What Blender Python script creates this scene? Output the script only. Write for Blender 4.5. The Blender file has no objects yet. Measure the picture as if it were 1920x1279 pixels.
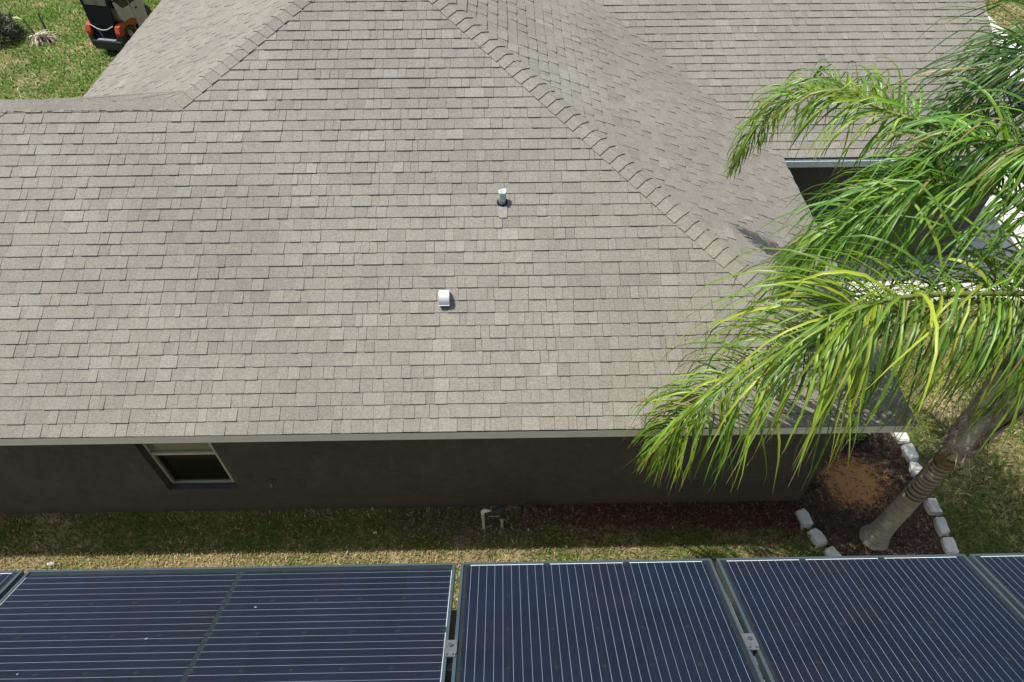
import bpy, bmesh, math, random
import numpy as np
from mathutils import Vector, Matrix

random.seed(7)
rng = np.random.default_rng(11)
R = math.radians
scene = bpy.context.scene
COL = scene.collection

# ------------------------------------------------------------------ camera
F_PX, PITCH, YAW, ROLL, CAM_H = 1248.42, 0.8458, 0.0113, -0.0051, 8.0962
cp, sp, cy, sy = math.cos(PITCH), math.sin(PITCH), math.cos(YAW), math.sin(YAW)
fw = Vector((sy * cp, cy * cp, -sp)); rt = Vector((cy, -sy, 0)); up = rt.cross(fw)
r2 = rt * math.cos(ROLL) + up * math.sin(ROLL)
u2 = -rt * math.sin(ROLL) + up * math.cos(ROLL)
cd = bpy.data.cameras.new('camera')
cd.sensor_fit = 'HORIZONTAL'; cd.sensor_width = 36.0; cd.lens = F_PX / 1920 * 36.0
cd.clip_start = 0.05; cd.clip_end = 1000
cam = bpy.data.objects.new('camera', cd); COL.objects.link(cam)
m3 = Matrix((r2, u2, -fw)).transposed()
cam.matrix_world = Matrix.Translation((0, 0, CAM_H)) @ m3.to_4x4()
scene.camera = cam

# ------------------------------------------------------------------ sun, sky, exposure
SUN = Vector((-0.39, 0.085, 1.0)).normalized()
sl = bpy.data.lights.new('sun', 'SUN'); sl.energy = 4.5; sl.angle = R(0.53); sl.color = (1.0, 0.965, 0.90)
so = bpy.data.objects.new('sun', sl); COL.objects.link(so)
so.rotation_euler = SUN.to_track_quat('Z', 'Y').to_euler(); so.location = (0, 0, 30)
world = bpy.data.worlds.new('World'); scene.world = world; world.use_nodes = True
wn = world.node_tree.nodes; wl = world.node_tree.links
wn.clear()
wo = wn.new('ShaderNodeOutputWorld'); wb = wn.new('ShaderNodeBackground'); sk = wn.new('ShaderNodeTexSky')
sk.sky_type = 'NISHITA'; sk.sun_disc = False
sk.sun_elevation = math.asin(SUN.z); sk.sun_rotation = math.atan2(SUN.x, SUN.y)
sk.air_density = 1.0; sk.dust_density = 3.0; sk.ozone_density = 1.0
wb.inputs['Strength'].default_value = 0.145
wl.new(sk.outputs[0], wb.inputs[0]); wl.new(wb.outputs[0], wo.inputs[0])
vs = scene.view_settings
vs.view_transform = 'Standard'; vs.look = 'None'; vs.gamma = 1; vs.use_curve_mapping = False; vs.exposure = 0.0
scene.render.engine = 'CYCLES'
scene.cycles.max_bounces = 6; scene.cycles.transparent_max_bounces = 12

# ------------------------------------------------------------------ node helpers
def new_mat(name):
    m = bpy.data.materials.new(name); m.use_nodes = True
    nt = m.node_tree; b = nt.nodes['Principled BSDF']
    return m, nt, b
def coord(nt, scale=1.0, which='Object'):
    tc = nt.nodes.new('ShaderNodeTexCoord')
    mp = nt.nodes.new('ShaderNodeMapping'); nt.links.new(tc.outputs[which], mp.inputs[0])
    mp.inputs['Scale'].default_value = (scale,) * 3 if not hasattr(scale, '__len__') else scale
    return mp.outputs[0]
def gcoord(nt, scale=1.0):
    g = nt.nodes.new('ShaderNodeNewGeometry')
    mp = nt.nodes.new('ShaderNodeMapping'); nt.links.new(g.outputs['Position'], mp.inputs[0])
    mp.inputs['Scale'].default_value = (scale,) * 3 if not hasattr(scale, '__len__') else scale
    return mp.outputs[0]
def noise(nt, vec, scale, detail=4, rough=0.6):
    n = nt.nodes.new('ShaderNodeTexNoise'); n.inputs['Scale'].default_value = scale
    n.inputs['Detail'].default_value = detail; n.inputs['Roughness'].default_value = rough
    nt.links.new(vec, n.inputs['Vector']); return n.outputs['Fac']
def ramp(nt, fac, stops, interp='LINEAR'):
    r = nt.nodes.new('ShaderNodeValToRGB'); r.color_ramp.interpolation = interp
    e = r.color_ramp.elements
    while len(e) < len(stops): e.new(0.5)
    for i, (p, c) in enumerate(stops):
        e[i].position = p; e[i].color = (c, c, c, 1) if not hasattr(c, '__len__') else (*c[:3], 1)
    nt.links.new(fac, r.inputs[0]); return r.outputs[0]
def mix(nt, a, b, fac, mode='MIX'):
    m = nt.nodes.new('ShaderNodeMix'); m.data_type = 'RGBA'; m.blend_type = mode
    for s, v in ((6, a), (7, b), (0, fac)):
        if isinstance(v, (int, float)): m.inputs[s].default_value = v if s == 0 else (v, v, v, 1)
        elif isinstance(v, (tuple, list)): m.inputs[s].default_value = (*v[:3], 1)
        else: nt.links.new(v, m.inputs[s])
    return m.outputs[2]
def attr(nt, name):
    a = nt.nodes.new('ShaderNodeAttribute'); a.attribute_name = name; return a
def bump(nt, b, h, strength, dist):
    n = nt.nodes.new('ShaderNodeBump'); n.inputs['Strength'].default_value = strength
    n.inputs['Distance'].default_value = dist
    nt.links.new(h, n.inputs['Height']); nt.links.new(n.outputs[0], b.inputs['Normal'])
def plain(name, col, rough=0.6, metal=0.0, var=0.12, vscale=6.0, spec=0.5, bmp=0.0):
    m, nt, b = new_mat(name)
    v = coord(nt)
    f = noise(nt, v, vscale, 5)
    k = ramp(nt, f, [(0.25, 1 - var), (0.75, 1 + var * 0.6)])
    c = mix(nt, col, k, 1.0, 'MULTIPLY')
    nt.links.new(c, b.inputs['Base Color'])
    b.inputs['Roughness'].default_value = rough; b.inputs['Metallic'].default_value = metal
    b.inputs['Specular IOR Level'].default_value = spec
    if bmp: bump(nt, b, noise(nt, v, vscale * 12, 4), bmp, 0.004)
    return m

# ------------------------------------------------------------------ materials
def shingle_material(name, per_object=False):
    m, nt, b = new_mat(name)
    if per_object:
        oi = nt.nodes.new('ShaderNodeObjectInfo'); mr = nt.nodes.new('ShaderNodeMapRange'); nt.links.new(oi.outputs['Random'], mr.inputs[0]); mr.inputs[3].default_value = 0.22; mr.inputs[4].default_value = 0.66; tone = mr.outputs[0]
    else:
        tone = attr(nt, 'tone').outputs['Fac']
    g = gcoord(nt)
    base = ramp(nt, tone, [(0.0, (0.217, 0.205, 0.175)), (0.35, (0.243, 0.230, 0.197)), (0.7, (0.260, 0.248, 0.212)), (1.0, (0.300, 0.288, 0.250))])
    wn_ = nt.nodes.new('ShaderNodeTexWhiteNoise'); wn_.noise_dimensions = '1D'
    nt.links.new(tone, wn_.inputs['W'])
    tint = ramp(nt, wn_.outputs['Value'], [(0.0, (1.018, 0.992, 0.985)), (0.5, (1, 1, 1)), (1.0, (0.985, 1.0, 0.985))])
    c = mix(nt, base, tint, 1.0, 'MULTIPLY')
    blot = ramp(nt, noise(nt, g, 0.55, 4), [(0.3, (0.90, 0.885, 0.88)), (0.7, (1.06, 1.06, 1.05))])
    c = mix(nt, c, blot, 1.0, 'MULTIPLY')
    gr = ramp(nt, noise(nt, g, 95, 2, 0.5), [(0.28, 0.66), (0.5, 1.0), (0.72, 1.36)])
    c = mix(nt, c, gr, 0.85, 'MULTIPLY')
    gr2 = ramp(nt, noise(nt, g, 30, 3, 0.6), [(0.3, 0.90), (0.7, 1.09)])
    c = mix(nt, c, gr2, 1.0, 'MULTIPLY')
    nt.links.new(c, b.inputs['Base Color'])
    b.inputs['Roughness'].default_value = 0.93; b.inputs['Specular IOR Level'].default_value = 0.25
    bump(nt, b, noise(nt, g, 240, 2), 0.5, 0.003)
    return m
M_SH = shingle_material('shingle_granules')
M_CAP = shingle_material('cap_granules', True)
M_DECK = plain('roof_underlay', (0.05, 0.046, 0.04), 0.95)
M_FASCIA = plain('fascia_paint', (0.88, 0.85, 0.77), 0.5, var=0.06)
M_GUTTER = plain('gutter_paint_sky_tint', (0.70, 0.76, 0.80), 0.3, var=0.05)  # blue of the reflected sky is put into the paint colour
M_SOFFIT = plain('soffit_paint', (0.30, 0.29, 0.27), 0.7)
def stucco():
    m, nt, b = new_mat('stucco_dark')
    g = gcoord(nt)
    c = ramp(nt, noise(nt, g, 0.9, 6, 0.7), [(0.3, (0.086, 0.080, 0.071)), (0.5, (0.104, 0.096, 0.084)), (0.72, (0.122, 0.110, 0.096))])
    c = mix(nt, c, ramp(nt, noise(nt, g, 7, 6, 0.75), [(0.3, 0.82), (0.7, 1.15)]), 1.0, 'MULTIPLY')
    st = ramp(nt, noise(nt, gcoord(nt, (3.5, 3.5, 0.8)), 1.6, 7, 0.72), [(0.60, 0), (0.72, 0.8)])
    c = mix(nt, c, (0.15, 0.133, 0.112), st)
    sc_ = ramp(nt, noise(nt, gcoord(nt, (2.2, 1, 6.0)), 1.7, 3, 0.5), [(0.735, 0), (0.76, 0.85)])
    c = mix(nt, c, (0.26, 0.24, 0.21), sc_)
    sx = nt.nodes.new('ShaderNodeSeparateXYZ'); nt.links.new(g, sx.inputs[0])
    ad = nt.nodes.new('ShaderNodeMath'); ad.operation = 'MULTIPLY_ADD'
    nt.links.new(noise(nt, g, 5, 6, 0.75), ad.inputs[0]); ad.inputs[1].default_value = -0.55; nt.links.new(sx.outputs['Z'], ad.inputs[2])
    sp_ = ramp(nt, ad.outputs[0], [(-0.0, 1), (0.06, 0)])
    c = mix(nt, c, (0.15, 0.115, 0.08), mix(nt, 0.0, sp_, 0.55))
    nt.links.new(c, b.inputs['Base Color']); b.inputs['Roughness'].default_value = 0.9
    b.inputs['Specular IOR Level'].default_value = 0.2
    bump(nt, b, noise(nt, g, 45, 6, 0.7), 0.9, 0.012)
    return m
M_STUCCO = stucco()
M_STUCCO2 = plain('stucco_bounce_white', (0.80, 0.77, 0.70), 0.9, bmp=0.3)  # unseen neighbour wall, whitened to bounce light into the gap
M_WFRAME = plain('window_vinyl', (0.62, 0.59, 0.51), 0.4, var=0.05)
def glass(name, tint, rough=0.02, spec_add=0.0, dark=(0.012, 0.013, 0.012)):
    m, nt, b = new_mat(name)
    b.inputs['Base Color'].default_value = (*dark, 1); b.inputs['Roughness'].default_value = rough
    b.inputs['Specular IOR Level'].default_value = 0.5 + spec_add
    return m
M_GLASS = glass('window_glass', None, 0.15, 0.5, (0.17, 0.20, 0.155))  # obscured pane; green reflection of the grass is put into its base colour
M_SCREEN = plain('insect_screen', (0.022, 0.023, 0.02), 0.8, var=0.25, vscale=3)
M_BLIND = plain('blind_slats', (0.06, 0.062, 0.05), 0.6)
M_METAL = plain('galvanised_white', (0.72, 0.77, 0.79), 0.42, metal=0.15, var=0.08)
M_LEAD = plain('lead_boot', (0.27, 0.26, 0.24), 0.7, metal=0.0, var=0.25, vscale=20)
M_PVC = plain('pvc_grey', (0.50, 0.56, 0.57), 0.5, var=0.15, vscale=25)
M_RUBBER = plain('rubber_black', (0.012, 0.012, 0.012), 0.7)
M_PVCW = plain('pvc_aged_white', (0.55, 0.53, 0.42), 0.5, var=0.15, vscale=15)
M_BRASS = plain('valve_dark', (0.02, 0.035, 0.03), 0.5)

def grass_ground():
    m, nt, b = new_mat('lawn_soil')
    g = gcoord(nt)
    f = noise(nt, g, 1.1, 6, 0.65)
    f2 = noise(nt, g, 9, 5, 0.7)
    c = ramp(nt, f, [(0.36, (0.10, 0.135, 0.03)), (0.52, (0.19, 0.175, 0.07)), (0.66, (0.40, 0.31, 0.185))])
    d = ramp(nt, f2, [(0.3, 0.55), (0.7, 1.35)])
    c = mix(nt, c, d, 1.0, 'MULTIPLY')
    f3 = ramp(nt, noise(nt, g, 55, 3, 0.6), [(0.32, 0.5), (0.68, 1.5)])
    c = mix(nt, c, f3, 0.8, 'MULTIPLY')
    nt.links.new(c, b.inputs['Base Color']); b.inputs['Roughness'].default_value = 0.95
    b.inputs['Specular IOR Level'].default_value = 0.1
    bump(nt, b, noise(nt, g, 70, 4), 0.8, 0.02)
    return m
M_LAWN = grass_ground()
def blade_mat():
    m, nt, b = new_mat('grass_blade')
    a = attr(nt, 'col')
    nt.links.new(a.outputs['Color'], b.inputs['Base Color'])
    b.inputs['Roughness'].default_value = 0.6; b.inputs['Specular IOR Level'].default_value = 0.25
    tr = nt.nodes.new('ShaderNodeBsdfTranslucent'); nt.links.new(a.outputs['Color'], tr.inputs[0])
    mx = nt.nodes.new('ShaderNodeMixShader'); mx.inputs[0].default_value = 0.3
    nt.links.new(b.outputs[0], mx.inputs[1]); nt.links.new(tr.outputs[0], mx.inputs[2])
    nt.links.new(mx.outputs[0], nt.nodes['Material Output'].inputs[0])
    return m
M_BLADE = blade_mat()
def attr_mat(name, rough=0.85, grain=0.35, gscale=60, spec=0.3):
    m, nt, b = new_mat(name)
    a = attr(nt, 'col')
    g = gcoord(nt)
    k = ramp(nt, noise(nt, g, gscale, 4, 0.65), [(0.25, 1 - grain), (0.75, 1 + grain)])
    nt.links.new(mix(nt, a.outputs['Color'], k, 1.0, 'MULTIPLY'), b.inputs['Base Color'])
    b.inputs['Roughness'].default_value = rough; b.inputs['Specular IOR Level'].default_value = spec
    return m
M_CHIP = attr_mat('mulch_chip', 0.95, 0.3, 60, 0.1)
M_PEBBLE = attr_mat('pebble', 0.6)
def leaf_mat():
    m, nt, b = new_mat('palm_leaflet')
    a = attr(nt, 'col')
    nt.links.new(a.outputs['Color'], b.inputs['Base Color'])
    b.inputs['Roughness'].default_value = 0.38; b.inputs['Specular IOR Level'].default_value = 0.5
    tr = nt.nodes.new('ShaderNodeBsdfTranslucent')
    nt.links.new(mix(nt, a.outputs['Color'], (1.5, 1.6, 0.6), 1.0, 'MULTIPLY'), tr.inputs[0])
    mx = nt.nodes.new('ShaderNodeMixShader'); mx.inputs[0].default_value = 0.24
    nt.links.new(b.outputs[0], mx.inputs[1]); nt.links.new(tr.outputs[0], mx.inputs[2])
    nt.links.new(mx.outputs[0], nt.nodes['Material Output'].inputs[0])
    return m
M_LEAF = leaf_mat()
M_RACHIS = plain('palm_rachis', (0.14, 0.17, 0.04), 0.5)
def trunk_mat():
    m, nt, b = new_mat('palm_bark')
    o = coord(nt); 
    a = attr(nt, 'col')
    f = noise(nt, coord(nt, (9, 9, 30)), 1.0, 6, 0.7)
    k = ramp(nt, f, [(0.28, 0.55), (0.5, 0.95), (0.75, 1.35)])
    c = mix(nt, a.outputs['Color'], k, 1.0, 'MULTIPLY')
    f2 = ramp(nt, noise(nt, coord(nt, (5, 5, 3)), 1.2, 5, 0.65), [(0.4, 0), (0.7, 1)])
    c = mix(nt, c, (0.20, 0.155, 0.11), mix(nt, 0.0, f2, 0.4))
    nt.links.new(c, b.inputs['Base Color']); b.inputs['Roughness'].default_value = 0.9
    b.inputs['Specular IOR Level'].default_value = 0.2
    bump(nt, b, noise(nt, coord(nt, (20, 20, 90)), 1.0, 6), 0.9, 0.012)
    return m
M_TRUNK = trunk_mat()
def mulch_ground():
    m, nt, b = new_mat('bed_soil')
    g = gcoord(nt)
    c = ramp(nt, noise(nt, g, 14, 6, 0.7), [(0.3, (0.05, 0.036, 0.028)), (0.6, (0.115, 0.08, 0.058)), (0.8, (0.20, 0.14, 0.095))])
    a = attr(nt, 'sand')
    nz = noise(nt, g, 16, 6, 0.75)
    mm = nt.nodes.new('ShaderNodeMath'); mm.operation = 'MULTIPLY_ADD'
    nt.links.new(nz, mm.inputs[0]); mm.inputs[1].default_value = 1.0
    nt.links.new(a.outputs['Fac'], mm.inputs[2])
    f = ramp(nt, mm.outputs[0], [(0.74, 0), (0.90, 1)])
    sand = ramp(nt, noise(nt, g, 130, 3), [(0.3, (0.50, 0.235, 0.085)), (0.7, (0.68, 0.345, 0.14))])
    c = mix(nt, c, sand, f)
    nt.links.new(c, b.inputs['Base Color']); b.inputs['Roughness'].default_value = 0.97
    b.inputs['Specular IOR Level'].default_value = 0.1
    bump(nt, b, noise(nt, g, 60, 5), 0.8, 0.02)
    return m
M_BED = mulch_ground()
def red_mulch():
    m, nt, b = new_mat('leaf_litter')
    g = gcoord(nt)
    c = ramp(nt, noise(nt, g, 22, 6, 0.75), [(0.3, (0.05, 0.025, 0.02)), (0.6, (0.13, 0.06, 0.045)), (0.8, (0.2, 0.13, 0.09))])
    nt.links.new(c, b.inputs['Base Color']); b.inputs['Roughness'].default_value = 0.95
    return m
M_RED = red_mulch()
def concrete(name, c0, c1):
    m, nt, b = new_mat(name)
    g = gcoord(nt)
    c = ramp(nt, noise(nt, g, 1.6, 6, 0.65), [(0.3, c0), (0.7, c1)])
    k = ramp(nt, noise(nt, g, 60, 4), [(0.3, 0.9), (0.7, 1.07)])
    c = mix(nt, c, k, 1.0, 'MULTIPLY')
    nt.links.new(c, b.inputs['Base Color']); b.inputs['Roughness'].default_value = 0.9
    bump(nt, b, noise(nt, g, 90, 4), 0.3, 0.004)
    return m
M_CONC = concrete('concrete_pale', (0.66, 0.63, 0.56), (0.78, 0.75, 0.68))
M_ASPH = concrete('grey_pavement', (0.115, 0.13, 0.125), (0.14, 0.155, 0.148))
M_STONE = concrete('limestone_block', (0.56, 0.54, 0.49), (0.86, 0.84, 0.78))

# ------------------------------------------------------------------ mesh helpers
def link(name, verts, faces, mat, parent=None, smooth=False, fattr=None, vattr=None, loc=None):
    me = bpy.data.meshes.new(name)
    me.from_pydata([tuple(v) for v in verts], [], faces)
    if mat is not None: me.materials.append(mat)
    if fattr:
        for k, vals in fattr.items():
            vals = np.asarray(vals, dtype=np.float32)
            if vals.ndim == 2:
                a = me.attributes.new(k, 'FLOAT_COLOR', 'FACE')
                a.data.foreach_set('color', np.concatenate([vals, np.ones((len(vals), 1), np.float32)], 1).ravel())
            else:
                a = me.attributes.new(k, 'FLOAT', 'FACE'); a.data.foreach_set('value', vals)
    if vattr:
        for k, vals in vattr.items():
            vals = np.asarray(vals, dtype=np.float32)
            if vals.ndim == 2:
                a = me.attributes.new(k, 'FLOAT_COLOR', 'POINT')
                a.data.foreach_set('color', np.concatenate([vals, np.ones((len(vals), 1), np.float32)], 1).ravel())
            else:
                a = me.attributes.new(k, 'FLOAT', 'POINT'); a.data.foreach_set('value', vals)
    if smooth: me.polygons.foreach_set('use_smooth', [True] * len(me.polygons))
    me.update()
    o = bpy.data.objects.new(name, me); COL.objects.link(o)
    if loc is not None: o.location = loc
    if parent is not None: o.parent = parent
    return o
def inst(name, me, parent=None, loc=(0, 0, 0)):
    o = bpy.data.objects.new(name, me); COL.objects.link(o); o.location = loc
    if parent is not None: o.parent = parent
    return o
def thing(name, label, cat, loc=(0, 0, 0), group=None, rotz=0.0):
    o = bpy.data.objects.new(name, None); COL.objects.link(o); o.location = loc; o.rotation_euler = (0, 0, rotz)
    o.empty_display_size = 0.1
    return tag(o, label, cat, group)
def tag(o, label=None, cat=None, group=None, kind=None):
    if label: o['label'] = label
    if cat: o['category'] = cat
    if group: o['group'] = group
    if kind: o['kind'] = kind
    return o
class MB:
    def __init__(s): s.v = []; s.f = []
    def add(s, verts, faces):
        n = len(s.v); s.v += [tuple(v) for v in verts]; s.f += [tuple(i + n for i in f) for f in faces]; return s
    def box(s, x0, x1, y0, y1, z0, z1, bev=0.0):
        if bev > 0:
            bm = bmesh.new(); bmesh.ops.create_cube(bm, size=1.0)
            for v in bm.verts:
                v.co = Vector(((x0 + x1) / 2 + v.co.x * (x1 - x0), (y0 + y1) / 2 + v.co.y * (y1 - y0), (z0 + z1) / 2 + v.co.z * (z1 - z0)))
            bmesh.ops.bevel(bm, geom=bm.edges[:], offset=bev, segments=2, affect='EDGES', profile=0.5)
            bm.verts.index_update()
            s.add([v.co[:] for v in bm.verts], [[v.index for v in f.verts] for f in bm.faces]); bm.free(); return s
        return s.add([(x0, y0, z0), (x1, y0, z0), (x1, y1, z0), (x0, y1, z0), (x0, y0, z1), (x1, y0, z1), (x1, y1, z1), (x0, y1, z1)],
                     [(0, 3, 2, 1), (4, 5, 6, 7), (0, 1, 5, 4), (1, 2, 6, 5), (2, 3, 7, 6), (3, 0, 4, 7)])
    def tube(s, pts, rad, n=10, caps=True):
        pts = [Vector(p) for p in pts]; rr = rad if hasattr(rad, '__len__') else [rad] * len(pts)
        rings = []; ref = None
        for i, p in enumerate(pts):
            t = (pts[min(i + 1, len(pts) - 1)] - pts[max(i - 1, 0)]).normalized()
            if ref is None: ref = Vector((0, 0, 1)) if abs(t.z) < 0.9 else Vector((1, 0, 0))
            a = t.cross(ref).normalized(); b_ = t.cross(a).normalized(); ref = b_.cross(t).normalized() if False else ref
            rings.append([p + (a * math.cos(2 * math.pi * k / n) + b_ * math.sin(2 * math.pi * k / n)) * rr[i] for k in range(n)])
        base = len(s.v)
        for r_ in rings: s.v += [tuple(v) for v in r_]
        for i in range(len(pts) - 1):
            for k in range(n):
                k2 = (k + 1) % n
                s.f.append((base + i * n + k, base + i * n + k2, base + (i + 1) * n + k2, base + (i + 1) * n + k))
        if caps:
            s.f.append(tuple(base + k for k in range(n))[::-1]); s.f.append(tuple(base + (len(pts) - 1) * n + k for k in range(n)))
        return s
    def prism(s, poly, axis_vec, x0=None):
        n = len(poly); a = Vector(axis_vec); b0 = len(s.v)
        s.v += [tuple(Vector(p)) for p in poly] + [tuple(Vector(p) + a) for p in poly]
        s.f.append(tuple(b0 + i for i in range(n))[::-1]); s.f.append(tuple(b0 + n + i for i in range(n)))
        for i in range(n): s.f.append((b0 + i, b0 + (i + 1) % n, b0 + n + (i + 1) % n, b0 + n + i))
        return s
    def build(s, name, mat, parent=None, smooth=False, **k):
        o = link(name, s.v, s.f, mat, parent, smooth, **k)
        bm = bmesh.new(); bm.from_mesh(o.data); bmesh.ops.recalc_face_normals(bm, faces=bm.faces[:]); bm.to_mesh(o.data); bm.free()
        return o
def vnoise(x, y, seed, scale):
    r_ = np.random.default_rng(seed); L = r_.random((64, 64))
    x = np.asarray(x) * scale; y = np.asarray(y) * scale
    xi = np.floor(x).astype(int); yi = np.floor(y).astype(int); fx = x - xi; fy = y - yi
    fx = fx * fx * (3 - 2 * fx); fy = fy * fy * (3 - 2 * fy)
    g = lambda a, b: L[a % 64, b % 64]
    return (g(xi, yi) * (1 - fx) + g(xi + 1, yi) * fx) * (1 - fy) + (g(xi, yi + 1) * (1 - fx) + g(xi + 1, yi + 1) * fx) * fy

# ------------------------------------------------------------------ house dimensions
Y0, HE, A = 3.835, 2.376, 0.4349
CA, SA, TA = math.cos(A), math.sin(A), math.tan(A)
EX = 0.143
XR, XL, XW = 4.20, -7.53, -9.60
T0 = 0.88                       # the left slope stops this far above the hip's foot: a higher eave
YG, XG = 8.69, 7.90
TW = 3.65                       # plan run of the low wing's slope
TM = (XR - XL) / 2              # plan run of the main hip
YB = 24.0                       # back eave of the main body
TG = 4.2                        # plan run of the front slope over the side wing
TE = 0.62                       # plan run of the small hip skirt under the side gable
WALL_Y = Y0 + 0.40; WALL_XR = 3.86; WALL_YG = YG + 0.42

# ------------------------------------------------------------------ ground, pavements, beds
def sheet(name, poly, z, mat, kind='structure', sub=None):
    o = link(name, [(x, y, z) for x, y in poly], [tuple(range(len(poly)))], mat)
    return tag(o, kind=kind)
gx = np.concatenate([np.linspace(-150, -20, 10), np.linspace(-16, 20, 40), np.linspace(24, 150, 10)])
gy = np.concatenate([np.linspace(-120, -8, 10), np.linspace(-4, 30, 40), np.linspace(36, 180, 10)])
gv = [(x, y, 0.0) for y in gy for x in gx]
gf = [(j * len(gx) + i, j * len(gx) + i + 1, (j + 1) * len(gx) + i + 1, (j + 1) * len(gx) + i) for j in range(len(gy) - 1) for i in range(len(gx) - 1)]
tag(link('ground', gv, gf, M_LAWN), kind='structure')
mb = MB().box(XG + 0.30, 13.8, 7.95, 40, -0.2, 0.02)
tag(mb.build('driveway', M_CONC), kind='structure')
mb = MB().box(WALL_XR + 0.05, XG + 0.297, 7.95, 8.86, -0.2, 0.017)
tag(mb.build('walkway', M_CONC), kind='structure')
tag(MB().box(-10.15, -7.6, 18.9, 30, -0.2, 0.012).build('pavement', M_ASPH), kind='structure')
# mulch bed at the corner, with a vertex attribute for the bare sand
bx = np.linspace(3.55, 5.75, 45); by = np.linspace(2.2, 7.0, 80)
bv = []; sand = []; bf = []
def bed_left(y): return 3.82 + max(0.0, (4.05 - y)) * 0.36
def bed_right(y): return 5.60
for y in by:
    for i, _ in enumerate(bx):
        t = i / (len(bx) - 1); xl = bed_left(y) + 0.03; x = xl + (bed_right(y) - xl) * t
        d = math.hypot((x - 4.68) / 0.62, (y - 4.52) / 0.56)
        h = 0.012 + 0.05 * math.exp(-d * d * 1.6) + 0.012 * float(vnoise(x, y, 3, 6))
        bv.append((x, y, h)); sand.append(0.66 * max(0.0, 1.0 - d * 0.72))
n_ = len(bx)
for j in range(len(by) - 1):
    for i in range(n_ - 1): bf.append((j * n_ + i, j * n_ + i + 1, (j + 1) * n_ + i + 1, (j + 1) * n_ + i))
tag(link('mulch_bed', bv, bf, M_BED, smooth=True, vattr={'sand': sand}), kind='structure')
# strip of reddish litter along the wall
rv = []; rf = []; nx = 160
for i in range(nx + 1):
    x = 0.15 + (3.86 - 0.15) * i / nx
    w = 0.04 + 0.30 * float(vnoise(x, 0.3, 5, 1.7)) + 0.12 * float(vnoise(x, 0.7, 6, 9)) + 0.12 * min(1, max(0, (x - 0.3) / 0.8))
    if i == 0: w = 0.05
    rv += [(x, WALL_Y + 0.02, 0.005), (x, WALL_Y - w, 0.005)]
    if i: k = 2 * i; rf.append((k - 2, k - 1, k + 1, k))
tag(link('leaf_litter', rv, rf, M_RED), kind='structure')
tag(MB().box(WALL_XR + 0.2, XG + 0.28, 8.862, WALL_YG + 0.02, -0.1, 0.012).build('gravel_bed', concrete('gravel_base', (0.25, 0.26, 0.28), (0.34, 0.35, 0.37))), kind='structure')

# ------------------------------------------------------------------ HOUSE
house = thing('house', 'single storey house with hipped grey brown shingle roof and dark stucco walls', 'house', (0, 0, 0))
# walls (front wall carries the window opening)
WX0, WX1, WZ0, WZ1 = -4.29, -3.415, 0.555, 1.99
ZT = 2.20
wl_ = MB()
yb = WALL_Y + 0.20
wl_.box(XW + 0.35, WX0, WALL_Y, yb, -0.1, ZT).box(WX1, WALL_XR, WALL_Y, yb, -0.1, ZT)
wl_.box(WX0, WX1, WALL_Y, yb, -0.1, WZ0).box(WX0, WX1, WALL_Y, yb, WZ1, ZT)
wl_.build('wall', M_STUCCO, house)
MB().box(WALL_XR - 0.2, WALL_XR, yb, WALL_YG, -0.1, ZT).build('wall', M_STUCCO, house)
MB().box(WALL_XR, XG + 0.25, WALL_YG, WALL_YG + 0.2, -0.1, ZT).build('wall', M_STUCCO, house)
MB().box(XG + 0.05, XG + 0.25, WALL_YG + 0.2, YG + 2 * TG - 0.4, -0.1, ZT).build('wall', M_STUCCO, house)
MB().prism([(XG - 0.25, YG + TE + 0.1, HE + 0.1), (XG - 0.25, YG + 2 * TG - TE - 0.1, HE + 0.1), (XG - 0.25, YG + TG, HE + TG * TA - 0.2)], (0.1, 0, 0)).build('gable', M_STUCCO, house)
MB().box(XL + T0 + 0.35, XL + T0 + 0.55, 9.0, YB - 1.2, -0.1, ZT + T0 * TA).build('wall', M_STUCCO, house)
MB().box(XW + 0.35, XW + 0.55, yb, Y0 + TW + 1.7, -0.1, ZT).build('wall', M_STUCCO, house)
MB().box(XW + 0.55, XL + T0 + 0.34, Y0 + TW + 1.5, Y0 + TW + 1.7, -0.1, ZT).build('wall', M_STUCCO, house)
MB().box(XL + 0.35, XR - 0.4, YB - 0.38, YB - 0.2, -0.1, ZT).build('wall', M_STUCCO, house)

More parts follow.
